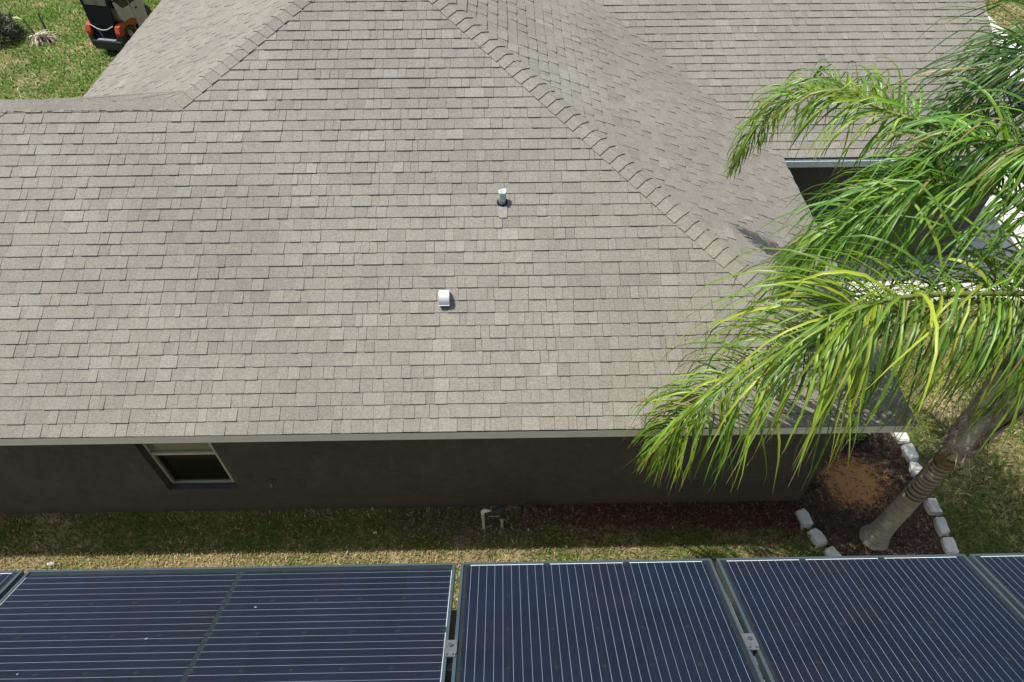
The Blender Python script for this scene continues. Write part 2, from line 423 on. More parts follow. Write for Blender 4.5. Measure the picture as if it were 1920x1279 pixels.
# ---- shingled slopes
def slope_cells(O, u, v, bounds, smax, seed, hscale=1.0, wmin=0.085, wmax=0.235, streaks=()):
    rg = random.Random(seed); n = u.cross(v)
    out = []
    k = 0
    while k * EX < smax - 0.01:
        s0 = k * EX; s1 = min(s0 + EX + 0.012, smax)
        lo0, hi0 = bounds(s0); lo1, hi1 = bounds(s1)
        x = min(lo0, lo1) - rg.random() * 0.2
        end = max(hi0, hi1)
        thick = rg.random() < 0.5; row_j = rg.uniform(-0.002, 0.002); rt_ = rg.uniform(-0.09, 0.09)
        wave = rg.uniform(0, 6)
        while x < end:
            w = rg.uniform(wmin, wmax) if rg.random() < 0.88 else rg.uniform(0.05, 0.1)
            a0, a1 = x, x + w
            x += w
            b0, b1 = max(a0, lo0), min(a1, hi0); t0, t1 = max(a0, lo1), min(a1, hi1)
            if b1 - b0 < 0.004 and t1 - t0 < 0.004: thick = not thick; continue
            if b1 < b0: b0 = b1 = min(max((a0 + a1) / 2, lo0), hi0)
            if t1 < t0: t0 = t1 = min(max((a0 + a1) / 2, lo1), hi1)
            thick = (not thick) if rg.random() < 0.72 else thick
            hb = (0.0180 if thick else 0.0115) * hscale * rg.uniform(0.85, 1.15)
            g = 0.0010 if rg.random() < 0.6 else 0.0022
            sb = s0 + row_j + 0.0032 * math.sin(x * 0.9 + wave) + (0 if thick else 0.003) + rg.uniform(-0.001, 0.001)
            P = lambda uu, ss, hh: O + u * uu + v * ss + n * hh
            vs_ = [P(b0 + g, sb, -0.003), P(b1 - g, sb, -0.003), P(b0 + g, sb, hb), P(b1 - g, sb, hb), P(t0 + g, s1, 0.002), P(t1 - g, s1, 0.002)]
            tone = min(0.86, 0.46 + rt_ + rg.gauss(0, 0.155) + (0.03 if thick else -0.05))
            for (ua, ub, sa_, sb_, dt) in streaks:
                if ua < (a0 + a1) / 2 < ub and sa_ < s0 < sb_: tone += dt
            out.append((vs_, min(1, max(0, tone)), k, (a0 + a1) / 2))
        k += 1
    return out
CF = [(2, 3, 5, 4), (0, 1, 3, 2), (0, 2, 4), (1, 5, 3)]
def field(cells, parent, mat=None):
    V = []; Fc = []; T = []
    for vs_, tone, k, uc in cells:
        n0 = len(V); V += vs_
        Fc += [tuple(i + n0 for i in f) for f in CF]; T += [tone] * 4
    o = link('shingle_field', V, Fc, mat or M_SH, parent, fattr={'tone': T})
    o['kind'] = 'stuff'
    return o
def deck(pts, n, parent, mat=None, t=0.03, off=-0.004):
    n = Vector(n)
    top = [Vector(p) + n * off for p in pts]; bot = [p - n * t for p in top]
    m = len(pts); f = [tuple(range(m)), tuple(range(2 * m - 1, m - 1, -1))]
    f += [(i, i + m, (i + 1) % m + m, (i + 1) % m) for i in range(m)]
    return link('roof_slope', top + bot, f, mat or M_DECK, parent)

def P3(x, y, t): return (x, y, HE + t * TA)
nF, nR, nL, nB = Vector((0, -SA, CA)), Vector((SA, 0, CA)), Vector((-SA, 0, CA)), Vector((0, SA, CA))
# front slope
rf_ = deck([P3(XW, Y0, 0), P3(XR, Y0, 0), P3(XR - TM, Y0 + TM, TM), P3(XL + TW, Y0 + TW, TW), P3(XW + TW, Y0 + TW, TW)], nF, house)
def bF(s):
    t = s * CA
    return ((XW + t) if t <= TW + 0.01 else (XL + t), XR - t)
streak = [(-0.72, -0.56, -1, 1.20, 0.15), (-0.10, 0.05, 1.9, 2.62, 0.2), (-6, 4, -1, 0.4, 0.06)]
cells = slope_cells(Vector((0, Y0, HE)), Vector((1, 0, 0)), Vector((0, CA, SA)), bF, TM / CA, 21, streaks=streak)
near = [c for c in cells if c[2] <= 5 and -6.4 < c[3] < XR]
near = sorted(near, key=lambda c: (c[2], abs(c[3])))[:300]
ids = set(id(c) for c in near)
for c in near:
    o0 = c[0][2]
    link('shingle', [p - o0 for p in c[0]], CF, M_SH, rf_, fattr={'tone': [c[1]] * 4}, loc=o0)
field([c for c in cells if id(c) not in ids], rf_)
# right hip slope
rr_ = deck([P3(XR, Y0, 0), P3(XR, YG, 0), P3(XR - TG, YG + TG, TG), P3(XR - TM, YG + TG + 0.2, TM), P3(XR - TM, Y0 + TM, TM)], nR, house)
def bR(s):
    t = s * CA
    return (Y0 + t, (YG + t) if t <= TG else YB - t)
field(slope_cells(Vector((XR, 0, HE)), Vector((0, 1, 0)), Vector((-CA, 0, SA)), bR, TM / CA, 22, 1.15), rr_)
# left slope of the main body
def yv(t): return Y0 + TW + (TW - t) * TA / 0.80
rl_ = deck([P3(XL + T0, YB - T0, T0), P3(XL + T0, yv(T0), T0), P3(XL + TW, Y0 + TW, TW), P3(XL + TM, Y0 + TM, TM), P3(XL + TM, YB - TM, TM)], nL, house)
def bL(s):
    t = T0 + s * CA
    return (-(YB - t), -(yv(t) if t <= TW else Y0 + t))
field(slope_cells(Vector((XL + T0, 0, HE + T0 * TA)), Vector((0, -1, 0)), Vector((CA, 0, SA)), bL, (TM - T0) / CA, 23, 0.85), rl_)
# front slope of the side wing

rg_ = deck([P3(XR, YG, 0), P3(XG + TE, YG, 0), P3(XG, YG + TE, TE), P3(XG, YG + TG, TG), P3(XR - TG, YG + TG, TG)], nF, house)
def bG(s):
    t = s * CA
    return (XR - t, XG + max(0.0, TE - t))
field(slope_cells(Vector((0, YG, HE)), Vector((1, 0, 0)), Vector((0, CA, SA)), bG, TG / CA, 24), rg_)
rs_ = deck([P3(XG + TE, YG, 0), P3(XG + TE, YG + 2 * TG, 0), P3(XG, YG + 2 * TG - TE, TE), P3(XG, YG + TE, TE)], nR, house)
field(slope_cells(Vector((XG + TE, 0, HE)), Vector((0, 1, 0)), Vector((-CA, 0, SA)), lambda s: (YG + s * CA, YG + 2 * TG - s * CA), TE / CA, 26), rs_)
# hidden slopes behind, plain
deck([P3(XG, YG + 2 * TG, 0), P3(XR, YG + 2 * TG, 0), P3(XR - TG, YG + TG, TG), P3(XG, YG + TG, TG)], nB, house, M_CAP)
deck([P3(XR, YB, 0), P3(XL, YB, 0), P3(XL + TM, YB - TM, TM)], nB, house, M_CAP)
deck([P3(XR, YG + 2 * TG, 0), P3(XR, YB, 0), P3(XR - TM, YB - TM, TM), P3(XR - TM, YG + TG + 0.2, TM), P3(XR - TG, YG + TG, TG)], nR, house, M_CAP)
nWB = Vector((0, 0.80, 1)).normalized()
deck([P3(XW + TW, Y0 + TW, TW), P3(XL + TW, Y0 + TW, TW), P3(XL + T0, yv(T0), T0), P3(XL + T0, yv(0), 0), P3(XW, yv(0), 0)], nWB, house, M_CAP)
we_ = deck([P3(XW, yv(0), 0), P3(XW, Y0, 0), P3(XW + TW, Y0 + TW, TW)], nL, house)
def bW(s): return (-yv(s * CA), -(Y0 + s * CA))
field(slope_cells(Vector((XW, 0, HE)), Vector((0, -1, 0)), Vector((CA, 0, SA)), bW, TW / CA, 25), we_)

# ---- hip and ridge caps: one folded mesh per line, an object per cap
def cap_line(name, p0, p1, n1, n2, half=0.15, ex=0.148, lift=0.014):
    p0, p1 = Vector(p0), Vector(p1); D = (p1 - p0).normalized(); L = (p1 - p0).length
    w1 = n1.cross(D).normalized(); w2 = n2.cross(D).normalized()
    if w1.z > 0 or (abs(w1.z) < 1e-6): w1 = -w1
    if w2.z > 0: w2 = -w2
    U = (n1 + n2).normalized()
    def prof(h):
        return [w1 * half + n1 * (0.010 + h), w1 * half * 0.45 + n1 * (0.012 + h), w1 * 0.03 + U * (0.012 + h), U * (0.016 + h), w2 * 0.03 + U * (0.012 + h), w2 * half * 0.45 + n2 * (0.012 + h), w2 * half + n2 * (0.010 + h)]
    def low(h): return [w1 * half - n1 * 0.004, w1 * half * 0.45 - n1 * 0.002, w1 * 0.03 - U * 0.002, -U * 0.002, w2 * 0.03 - U * 0.002, w2 * half * 0.45 - n2 * 0.002, w2 * half - n2 * 0.004]
    meshes = []
    for q in range(3):
        rg = random.Random(q + 5)
        a = prof(lift); b_ = [p + D * (ex + 0.02) for p in prof(0.0)]; c_ = low(0); d_ = [p + D * (ex + 0.02) for p in low(0)]
        a = [p + D * rg.uniform(-0.006, 0.006) for p in a]
        V = a + b_ + c_ + d_; Fc = []
        for i in range(6):
            Fc += [(i, i + 1, i + 8, i + 7), (14 + i, 15 + i, i + 1, i)]
        Fc += [(0, 7, 21, 14), (6, 20, 27, 13)]
        me = bpy.data.meshes.new(name); me.from_pydata([tuple(v) for v in V], [], Fc); me.materials.append(M_CAP)
        bm = bmesh.new(); bm.from_mesh(me)
        bmesh.ops.recalc_face_normals(bm, faces=bm.faces[:])
        tf = max(bm.faces, key=lambda f: f.calc_center_median().dot(U))
        if tf.normal.dot(U) < 0: bmesh.ops.reverse_faces(bm, faces=bm.faces[:])
        bm.to_mesh(me); bm.free(); meshes.append(me)
    k = 0
    while k * ex < L:
        inst(name, meshes[random.randrange(3)], house, p0 + D * (k * ex)); k += 1
cap_line('hip_cap', P3(XR - 0.1, Y0 + 0.1, 0.1), P3(XR - TM, Y0 + TM, TM), nF, nR)
cap_line('hip_cap', P3(XL + TW - 0.03, Y0 + TW - 0.03, TW - 0.03), P3(XL + TM, Y0 + TM, TM), nF, nL)
cap_line('hip_cap', P3(XW + 0.1, Y0 + 0.1, 0.1), P3(XW + TW - 0.1, Y0 + TW - 0.1, TW - 0.1), nF, nL)
cap_line('ridge_cap', P3(XW + TW - 0.05, Y0 + TW, TW), P3(XL + TW + 0.02, Y0 + TW, TW), nF, nWB, ex=0.2)
cap_line('hip_cap', P3(XG + TE - 0.06, YG + 0.06, 0.06), P3(XG, YG + TE, TE), nF, nR)
cap_line('ridge_cap', P3(XR - TM, Y0 + TM, TM), P3(XR - TM, YB - TM, TM), nR, nL, ex=0.2)
cap_line('ridge_cap', P3(XG, YG + TG, TG), P3(XR - TG, YG + TG, TG), nB, nF, ex=0.2)
# thin metal valley flashing edge is hidden under the closed-cut valley

# ---- fascia, soffit, gutter
zf1 = HE - 0.012; zf0 = HE - 0.155
MB().box(XW + 0.02, XR - 0.02, Y0 + 0.015, Y0 + 0.04, zf0, zf1 - 0.012).box(XW + 0.01, XR - 0.01, Y0 + 0.004, Y0 + 0.0148, zf1 - 0.05, zf1 - 0.008).build('fascia', M_FASCIA, house)
MB().box(XR - 0.045, XR - 0.02, Y0 + 0.042, YG + 0.04, zf0, zf1 - 0.012).build('fascia', M_FASCIA, house)
MB().box(XW + 0.04, XR - 0.05, Y0 + 0.042, WALL_Y, ZT - 0.004, ZT + 0.02).build('soffit', M_SOFFIT, house)
MB().box(WALL_XR, XR - 0.047, WALL_Y, WALL_YG, ZT - 0.004, ZT + 0.02).build('soffit', M_SOFFIT, house)
MB().box(XR - 0.02, XG + TE - 0.05, YG + 0.04, WALL_YG, ZT - 0.004, ZT + 0.02).build('soffit', M_SOFFIT, house)
MB().box(XR + 0.005, XG + TE - 0.02, YG + 0.015, YG + 0.04, zf0, zf1 - 0.012).build('fascia', M_FASCIA, house)
gp = [(XR + 0.01, YG + 0.014, zf1 - 0.02), (XR + 0.01, YG + 0.014, zf1 - 0.14), (XR + 0.01, YG - 0.025, zf1 - 0.14), (XR + 0.01, YG - 0.05, zf1 - 0.07), (XR + 0.01, YG - 0.05, zf1 - 0.02), (XR + 0.01, YG - 0.04, zf1 - 0.02), (XR + 0.01, YG - 0.04, zf1 - 0.06), (XR + 0.01, YG - 0.02, zf1 - 0.125), (XR + 0.01, YG, zf1 - 0.125), (XR + 0.01, YG, zf1 - 0.02)]
MB().prism(gp, (XG + TE - XR - 0.03, 0, 0)).build('gutter', M_GUTTER, house)
rk = [(XG - 0.02, YG + TE, HE + TE * TA - 0.10), (XG - 0.02, YG + TE, HE + TE * TA - 0.03), (XG - 0.02, YG + TG, HE + TG * TA - 0.04), (XG - 0.02, YG + TG, HE + TG * TA - 0.19)]
MB().prism(rk, (0.025, 0, 0)).build('rake_board', M_FASCIA, house)
MB().box(XL + T0 + 0.02, XL + T0 + 0.045, yv(T0) + 0.05, YB - T0, zf0 + T0 * TA, zf1 - 0.012 + T0 * TA).build('fascia', M_FASCIA, house)

# ---- window in the recess
win = thing('window', None, None); win.parent = house
fy0, fy1 = WALL_Y + 0.10, WALL_Y + 0.15
zm = 1.265
fr = MB()
fr.box(WX0 + 0.0005, WX0 + 0.022, fy0, fy1, WZ0, WZ1).box(WX1 - 0.106, WX1, fy0, fy1, WZ0, WZ1)
fr.box(WX0 + 0.022, WX1 - 0.106, fy0, fy1, WZ0, WZ0 + 0.018).box(WX0 + 0.022, WX1 - 0.106, fy0, fy1, WZ1 - 0.03, WZ1)
fr.build('frame', M_WFRAME, win)
MB().box(WX0 + 0.03, WX1 - 0.03, fy0 - 0.012, fy1 - 0.02, zm - 0.022, zm + 0.022).build('meeting_rail', M_WFRAME, win)
MB().box(WX0 + 0.03, WX1 - 0.03, fy0 + 0.012, fy0 + 0.018, zm + 0.024, WZ1 - 0.032).build('pane', M_GLASS, win)
MB().box(WX0 + 0.03, WX1 - 0.03, fy0 + 0.03, fy0 + 0.036, WZ0 + 0.06, zm - 0.024).build('pane', glass('window_glass_low', None, 0.12, -0.1), win)
MB().box(WX0 + 0.03, WX0 + 0.05, fy0 + 0.016, fy0 + 0.028, WZ0 + 0.024, zm - 0.024).box(WX0 + 0.052, WX1 - 0.03, fy0 + 0.016, fy0 + 0.028, WZ0 + 0.042, WZ0 + 0.058).build('sash', plain('sash_dark', (0.09, 0.09, 0.08), 0.5), win)
sl_ = MB()
for i in range(22):
    z = WZ0 + 0.07 + i * 0.029
    sl_.box(WX0 + 0.06, WX1 - 0.04, fy0 + 0.05, fy0 + 0.056, z, z + 0.02)
sl_.build('blind', M_BLIND, win)['kind'] = 'stuff'
MB().box(WX0 + 0.001, WX1 - 0.001, yb - 0.02, yb - 0.002, WZ0 + 0.001, WZ1 - 0.001).build('dark_backing', M_RUBBER, win)  # black sheet closing the opening, stands in for the unlit room
MB().box(WX0 + 0.002, WX1 - 0.002, WALL_Y + 0.004, fy0 - 0.013, WZ0 + 0.0005, WZ0 + 0.012).build('sill', plain('sill_dark', (0.085, 0.08, 0.075), 0.8), win)

# ---- hooded vent and pipe on the front slope
def on_front(x, s, h=0.0): return Vector((x, Y0 + s * CA, HE + s * SA)) + nF * h
hood = thing('vent_hood', None, None); hood.parent = house; hood['label'] = 'white metal hooded vent low on front slope'
sc = 1.36  # slope distance of the hood's mouth
prof = []
L_h, H_h = 0.185, 0.135
for i in range(13):
    t = i / 12
    ang = math.pi * (1.0 - t * 0.86)
    prof.append((sc - 0.02 + L_h * 0.52 - L_h * 0.52 * (-math.cos(ang)) * 1.0, 0.01 + H_h * math.sin(ang)))
prof = [(sc - 0.02 + L_h * 0.52 + L_h * 0.50 * math.cos(math.pi * 0.86 * i / 12), 0.012 + H_h * math.sin(math.pi * (0.05 + 0.81 * i / 12))) for i in range(13)]
x0, x1 = -0.722, -0.612
hm = MB(); V = []
for (s_, h_) in prof: V += [on_front(x0, s_, h_), on_front(x1, s_, h_)]
for (s_, h_) in prof: V += [on_front(x0 + 0.004, s_, h_ - 0.005), on_front(x1 - 0.004, s_, h_ - 0.005)]
Fc = [(2 * i, 2 * i + 1, 2 * i + 3, 2 * i + 2) for i in range(12)] + [(26 + 2 * i, 28 + 2 * i, 29 + 2 * i, 27 + 2 * i) for i in range(12)]
nb = len(V)
for side, xx in ((0, x0), (1, x1)):
    q0 = len(V); V += [on_front(xx, s_, 0.0) for (s_, h_) in prof]
    Fc += [(2 * i + side, 2 * i + 2 + side, q0 + i + 1, q0 + i) for i in range(11)]
    Fc.append((22 + side, 24 + side, q0 + 11))
hm.add(V, Fc); hm.build('hood', M_METAL, hood)
s_, h_ = prof[-1]
MB().add([on_front(x0, s_ - 0.006, h_ - 0.012), on_front(x1, s_ - 0.006, h_ - 0.012), on_front(x1, s_ - 0.006, h_ + 0.004), on_front(x0, s_ - 0.006, h_ + 0.004), on_front(x0, s_, h_ - 0.012), on_front(x1, s_, h_ - 0.012), on_front(x1, s_, h_ + 0.004), on_front(x0, s_, h_ + 0.004)],
         [(0, 1, 2, 3), (4, 7, 6, 5), (0, 3, 7, 4), (1, 5, 6, 2), (3, 2, 6, 7), (0, 4, 5, 1)]).build('lip', M_METAL, hood)
MB().add([on_front(x0 + 0.01, sc + 0.03, 0.012), on_front(x1 - 0.01, sc + 0.03, 0.012), on_front(x1 - 0.01, sc + 0.03, 0.07), on_front(x0 + 0.01, sc + 0.03, 0.07)], [(0, 1, 2, 3)]).build('damper', M_RUBBER, hood)

pipe = thing('vent_pipe', None, None); pipe.parent = house; pipe['label'] = 'grey plumbing vent pipe standing on front slope'
pb = on_front(-0.031, 2.604)
pm = MB(); n_ = 16
rings = [(0.043, -0.05), (0.043, 0.125), (0.047, 0.135), (0.049, 0.160), (0.034, 0.163), (0.03, 0.10)]
V = []
for r_, z_ in rings:
    for k in range(n_):
        a = 2 * math.pi * k / n_
        wob = 1 + (0.12 * math.sin(3 * a + 1) if z_ > 0.13 else 0.03 * math.sin(2 * a + z_ * 20))
        V.append(pb + Vector((r_ * wob * math.cos(a), r_ * wob * math.sin(a), z_ + (0.012 * math.sin(2 * a) if z_ > 0.13 else 0))))
Fc = [(i * n_ + k, i * n_ + (k + 1) % n_, (i + 1) * n_ + (k + 1) % n_, (i + 1) * n_ + k) for i in range(5) for k in range(n_)] + [tuple(5 * n_ + k for k in range(n_))]
pm.add(V, Fc); pm.build('pipe', M_PVC, pipe, smooth=True)
bt = MB(); V = []
for r_, z_ in [(0.066, 0.01), (0.054, 0.03), (0.048, 0.045)]:
    for k in range(n_):
        a = 2 * math.pi * k / n_
        c = on_front(-0.031 + r_ * math.cos(a), 2.604 + r_ * math.sin(a), z_); V.append(c)
bt.add(V, [(i * n_ + k, i * n_ + (k + 1) % n_, (i + 1) * n_ + (k + 1) % n_, (i + 1) * n_ + k) for i in range(2) for k in range(n_)])
bt.build('boot', M_RUBBER, pipe)
def slab(x0, x1, s0, s1, h0, h1, h0t=None):
    h0t = h0 if h0t is None else h0t
    return [on_front(x0, s0, h0), on_front(x1, s0, h0), on_front(x1, s1, h0t), on_front(x0, s1, h0t), on_front(x0, s0, h1), on_front(x1, s0, h1), on_front(x1, s1, h1), on_front(x0, s1, h1)]
BOXF = [(0, 3, 2, 1), (4, 5, 6, 7), (0, 1, 5, 4), (1, 2, 6, 5), (2, 3, 7, 6), (3, 0, 4, 7)]
MB().add(slab(-0.070, 0.022, 2.41, 2.575, 0.0, 0.0175), BOXF).build('flashing', M_LEAD, pipe)
# hose bib on the wall
bib = MB().tube([(-2.94, WALL_Y + 0.02, 0.776), (-2.94, WALL_Y - 0.06, 0.776), (-2.94, WALL_Y - 0.075, 0.74)], [0.016, 0.014, 0.014], 8).tube([(-2.94, WALL_Y - 0.002, 0.776), (-2.94, WALL_Y - 0.012, 0.776)], 0.035, 10).tube([(-2.94, WALL_Y - 0.045, 0.785), (-2.94, WALL_Y - 0.045, 0.815)], 0.006, 6).tube([(-2.94, WALL_Y - 0.045, 0.815), (-2.94, WALL_Y - 0.045, 0.822)], 0.025, 8)
bib.build('hose_bib', plain('bib_metal', (0.25, 0.24, 0.22), 0.4, metal=0.6), house)

# ------------------------------------------------------------------ NEIGHBOURING HOUSE (under the panels)
PO = Vector((-0.19554, 1.10305, 5.52105))
px_ = Vector((0.99999536, 0.00218538, -0.00212271)).normalized()
py_ = Vector((-0.00290885, 0.8920231, -0.45198045)); py_ = (py_ - px_ * px_.dot(py_)).normalized()
pn_ = px_.cross(py_).normalized()
def PP(a, b, h=0.0): return PO + px_ * a + py_ * b + pn_ * h
nh = thing('neighbour_house', 'neighbouring two storey house whose dark shingle roof carries the solar panels', 'house')
RH = -0.13
nd = link('roof_slope', [PP(-9, -6.5, RH), PP(9, -6.5, RH), PP(9, -0.125, RH), PP(-9, -0.125, RH), PP(-9, -6.5, RH - 0.08), PP(9, -6.5, RH - 0.08), PP(9, -0.125, RH - 0.08), PP(-9, -0.125, RH - 0.08)], BOXF, M_DECK, nh)
rid = PP(0, -6.5, RH); e2 = PP(0, -0.125, RH)
yr, zr = rid.y, rid.z; run = e2.y - yr
link('roof_slope', [(-9, yr, zr - 0.01), (9, yr, zr - 0.01), (9, yr - run, e2.z), (-9, yr - run, e2.z), (-9, yr, zr - 0.09), (9, yr, zr - 0.09), (9, yr - run, e2.z - 0.08), (-9, yr - run, e2.z - 0.08)], BOXF, M_CAP, nh)
field(slope_cells(PP(0, -0.13, RH + 0.004), -px_, -py_, lambda s: (-9, 9), 6.3, 31), nd)
ye = e2.y
MB().box(-9, 9, ye - 0.01, ye + 0.015, e2.z - 0.2, e2.z - 0.085).build('fascia', plain('fascia_dark', (0.05, 0.05, 0.05), 0.5), nh)
MB().box(-8.6, 8.6, ye - 0.7, ye - 0.45, -0.1, e2.z - 0.1).box(-8.6, 8.6, yr - run + 0.45, yr - run + 0.7, -0.1, e2.z - 0.1).box(-8.6, -8.4, yr - run + 0.7, ye - 0.7, -0.1, e2.z - 0.1).box(8.4, 8.6, yr - run + 0.7, ye - 0.7, -0.1, e2.z - 0.1).build('wall', M_STUCCO2, nh)
MB().box(-9, 9, ye - 0.45, ye - 0.012, e2.z - 0.2, e2.z - 0.18).build('soffit', M_SOFFIT, nh)
for s in (-8.5, 8.5):
    MB().prism([(s, ye - 0.5, e2.z - 0.1), (s, yr, zr - 0.2), (s, yr - run + 0.5, e2.z - 0.1)], (0.1, 0, 0)).build('gable', M_STUCCO2, nh)

# ------------------------------------------------------------------ SOLAR PANELS
def frame_mat():
    m, nt, b = new_mat('anodised_frame')
    c = ramp(nt, noise(nt, coord(nt), 3, 3), [(0.3, (0.075, 0.105, 0.12)), (0.7, (0.10, 0.135, 0.15))])
    nt.links.new(c, b.inputs['Base Color']); b.inputs['Metallic'].default_value = 0.45; b.inputs['Roughness'].default_value = 0.42
    return m
M_FRAME = frame_mat()
def cell_mat():
    m, nt, b = new_mat('silicon_cell')
    oi = nt.nodes.new('ShaderNodeObjectInfo')
    c = ramp(nt, oi.outputs['Random'], [(0.0, (0.0045, 0.0088, 0.0175)), (0.5, (0.0065, 0.0118, 0.026)), (0.8, (0.0055, 0.0103, 0.021)), (1.0, (0.010, 0.010, 0.019))])
    v = coord(nt)
    fine = ramp(nt, noise(nt, coord(nt, (4, 500, 1)), 1.0, 2), [(0.3, 0.8), (0.7, 1.3)])
    c = mix(nt, c, fine, 1.0, 'MULTIPLY')
    big = ramp(nt, noise(nt, gcoord(nt), 1.4, 3), [(0.35, (1.25, 0.9, 0.82)), (0.65, (0.85, 1.05, 1.3))])
    c = mix(nt, c, big, 1.0, 'MULTIPLY')
    nt.links.new(c, b.inputs['Base Color']); b.inputs['Roughness'].default_value = 0.35
    b.inputs['Specular IOR Level'].default_value = 0.35
    return m
M_CELL = cell_mat()
M_BACK = plain('backsheet_black', (0.013, 0.019, 0.021), 0.6)
M_BUS = plain('busbar_silver', (0.29, 0.33, 0.38), 0.4, metal=0.1, var=0.3, vscale=3)
M_RIB = plain('end_ribbon_silver', (0.80, 0.86, 0.92), 0.35, metal=0.0, var=0.05)
def pane_mat():
    m, nt, b = new_mat('panel_glass')
    nt.nodes.remove(b)
    t = nt.nodes.new('ShaderNodeBsdfTransparent'); t.inputs[0].default_value = (0.96, 0.97, 0.97, 1)
    g = nt.nodes.new('ShaderNodeBsdfGlossy'); g.inputs['Roughness'].default_value = 0.09
    fr_ = nt.nodes.new('ShaderNodeFresnel'); fr_.inputs['IOR'].default_value = 1.30
    d = nt.nodes.new('ShaderNodeBsdfDiffuse')
    dust = ramp(nt, noise(nt, gcoord(nt), 5, 6, 0.7), [(0.45, (0.10, 0.11, 0.12)), (0.8, (0.16, 0.16, 0.16))])
    nt.links.new(dust, d.inputs[0])
    mx = nt.nodes.new('ShaderNodeMixShader'); nt.links.new(fr_.outputs[0], mx.inputs[0])
    nt.links.new(t.outputs[0], mx.inputs[1]); nt.links.new(g.outputs[0], mx.inputs[2])
    m2 = nt.nodes.new('ShaderNodeMixShader'); m2.inputs[0].default_value = 0.012
    nt.links.new(mx.outputs[0], m2.inputs[1]); nt.links.new(d.outputs[0], m2.inputs[2])
    nt.links.new(m2.outputs[0], nt.nodes['Material Output'].inputs[0])
    return m
M_PANE = pane_mat()
PW, PL, PT = 1.0, 1.69, 0.038   # local: x across (1.0), y along (1.69), z up; top face at z=0
def panel_meshes():
    d = {}
    f = 0.011
    mb = MB()
    mb.box(0, PW, 0, f, -PT, 0).box(0, PW, PL - f, PL, -PT, 0).box(0, f, f, PL - f, -PT, 0).box(PW - f, PW, f, PL - f, -PT, 0)
    mb.box(f, f + 0.025, f, PL - f, -PT, -PT + 0.002).box(PW - f - 0.025, PW - f, f, PL - f, -PT, -PT + 0.002)
    d['frame'] = mb
    d['backsheet'] = MB().box(f, PW - f, f, PL - f, -0.0085, -0.0062)
    d['glass'] = MB().add([(f, f, -0.0022), (PW - f, f, -0.0022), (PW - f, PL - f, -0.0022), (f, PL - f, -0.0022)], [(0, 1, 2, 3)])
    return d
CM = 0.0265                        # margin from frame outer edge to cells, across
cw = (PW - 2 * CM - 5 * 0.0025) / 6
ch_, mid = 0.0795, 0.022
end = (PL - mid - 20 * ch_ - 18 * 0.0022) / 2
def cell_pos(i, j):
    x = CM + i * (cw + 0.0025)
    y = end + j * (ch_ + 0.0022) + ((mid - 0.0022) if j >= 10 else 0)
    return x, y
cmesh = bpy.data.meshes.new('cell')
c8 = 0.008
cmesh.from_pydata([(0, 0, -0.0045), (cw, 0, -0.0045), (cw, ch_ - c8, -0.0045), (cw - c8, ch_, -0.0045), (c8, ch_, -0.0045), (0, ch_ - c8, -0.0045)], [], [(0, 1, 2, 3, 4, 5)])
cmesh.materials.append(M_CELL)
cmesh2 = bpy.data.meshes.new('cell')
cmesh2.from_pydata([(0, c8, -0.0045), (c8, 0, -0.0045), (cw - c8, 0, -0.0045), (cw, c8, -0.0045), (cw, ch_, -0.0045), (0, ch_, -0.0045)], [], [(0, 1, 2, 3, 4, 5)])
cmesh2.materials.append(M_CELL)
pm_ = panel_meshes()
busV = MB(); W2 = 0.00075
for i in range(6):
    for b_ in range(5):
        x = cell_pos(i, 0)[0] + cw * (b_ + 0.5) / 5
        y0a = cell_pos(0, 0)[1] - 0.008; y1a = cell_pos(0, 9)[1] + ch_ + 0.003
        y0b = cell_pos(0, 10)[1] - 0.003; y1b = cell_pos(0, 19)[1] + ch_ + 0.008
        for (ya, yb_) in ((y0a, y1a), (y0b, y1b)):
            busV.add([(x - W2, ya, -0.0038), (x + W2, ya, -0.0038), (x + W2, yb_, -0.0038), (x - W2, yb_, -0.0038)], [(0, 1, 2, 3)])
def make_panel(name, label, group):
    root = thing(name, label, 'solar panel', group=group)
    pm_['frame'].build('frame', M_FRAME, root); pm_['backsheet'].build('backsheet', M_BACK, root)
    gl = link('glass', pm_['glass'].v, pm_['glass'].f, M_PANE, root)
    for i in range(6):
        for j in range(20):
            x, y = cell_pos(i, j)
            inst('cell', cmesh2 if j % 2 == 0 else cmesh, root, (x, y, 0))
    bo = link('busbar_lines', busV.v, busV.f, M_BUS, root); bo['kind'] = 'stuff'
    for k in range(3):
        xa = cell_pos(2 * k, 0)[0] + cw * 0.5 / 5 - 0.004; xb = cell_pos(2 * k + 1, 0)[0] + cw * 4.5 / 5 + 0.004
        for yy in (end - 0.012, PL - end + 0.007):
            link('end_ribbon', [(xa, yy - 0.002, -0.0036), (xb, yy - 0.002, -0.0036), (xb, yy + 0.006, -0.0036), (xa, yy + 0.006, -0.0036)], [(0, 1, 2, 3)], M_RIB, root)
    return root
def copy_tree(o, parent=None):
    c = o.copy(); COL.objects.link(c)
    if parent is not None: c.parent = parent
    for chd in list(o.children): copy_tree(chd, c)
    return c
G2 = 0.022
GRP = 'solar panels on the neighbouring roof'
proto = make_panel('solar_panel', 'upright solar panel with silver lines running down it, directly right of the middle gap', GRP)
def basis(ox, ex, ey):
    M = Matrix.Identity(4)
    for r_ in range(3): M[r_][0] = ex[r_]; M[r_][1] = ey[r_]; M[r_][2] = pn_[r_]; M[r_][3] = ox[r_]
    return M
def upright(root, a): root.matrix_world = basis(PP(a, -PL), px_, py_)
upright(proto, 0.0)
lab = ['upright solar panel between the two diagonal gaps at lower right, beneath the palm trunk',
       'upright solar panel cut off by the right edge, only its far left corner showing',
       'sliver of solar panel cut off by the left edge, beyond the diagonal black gap']
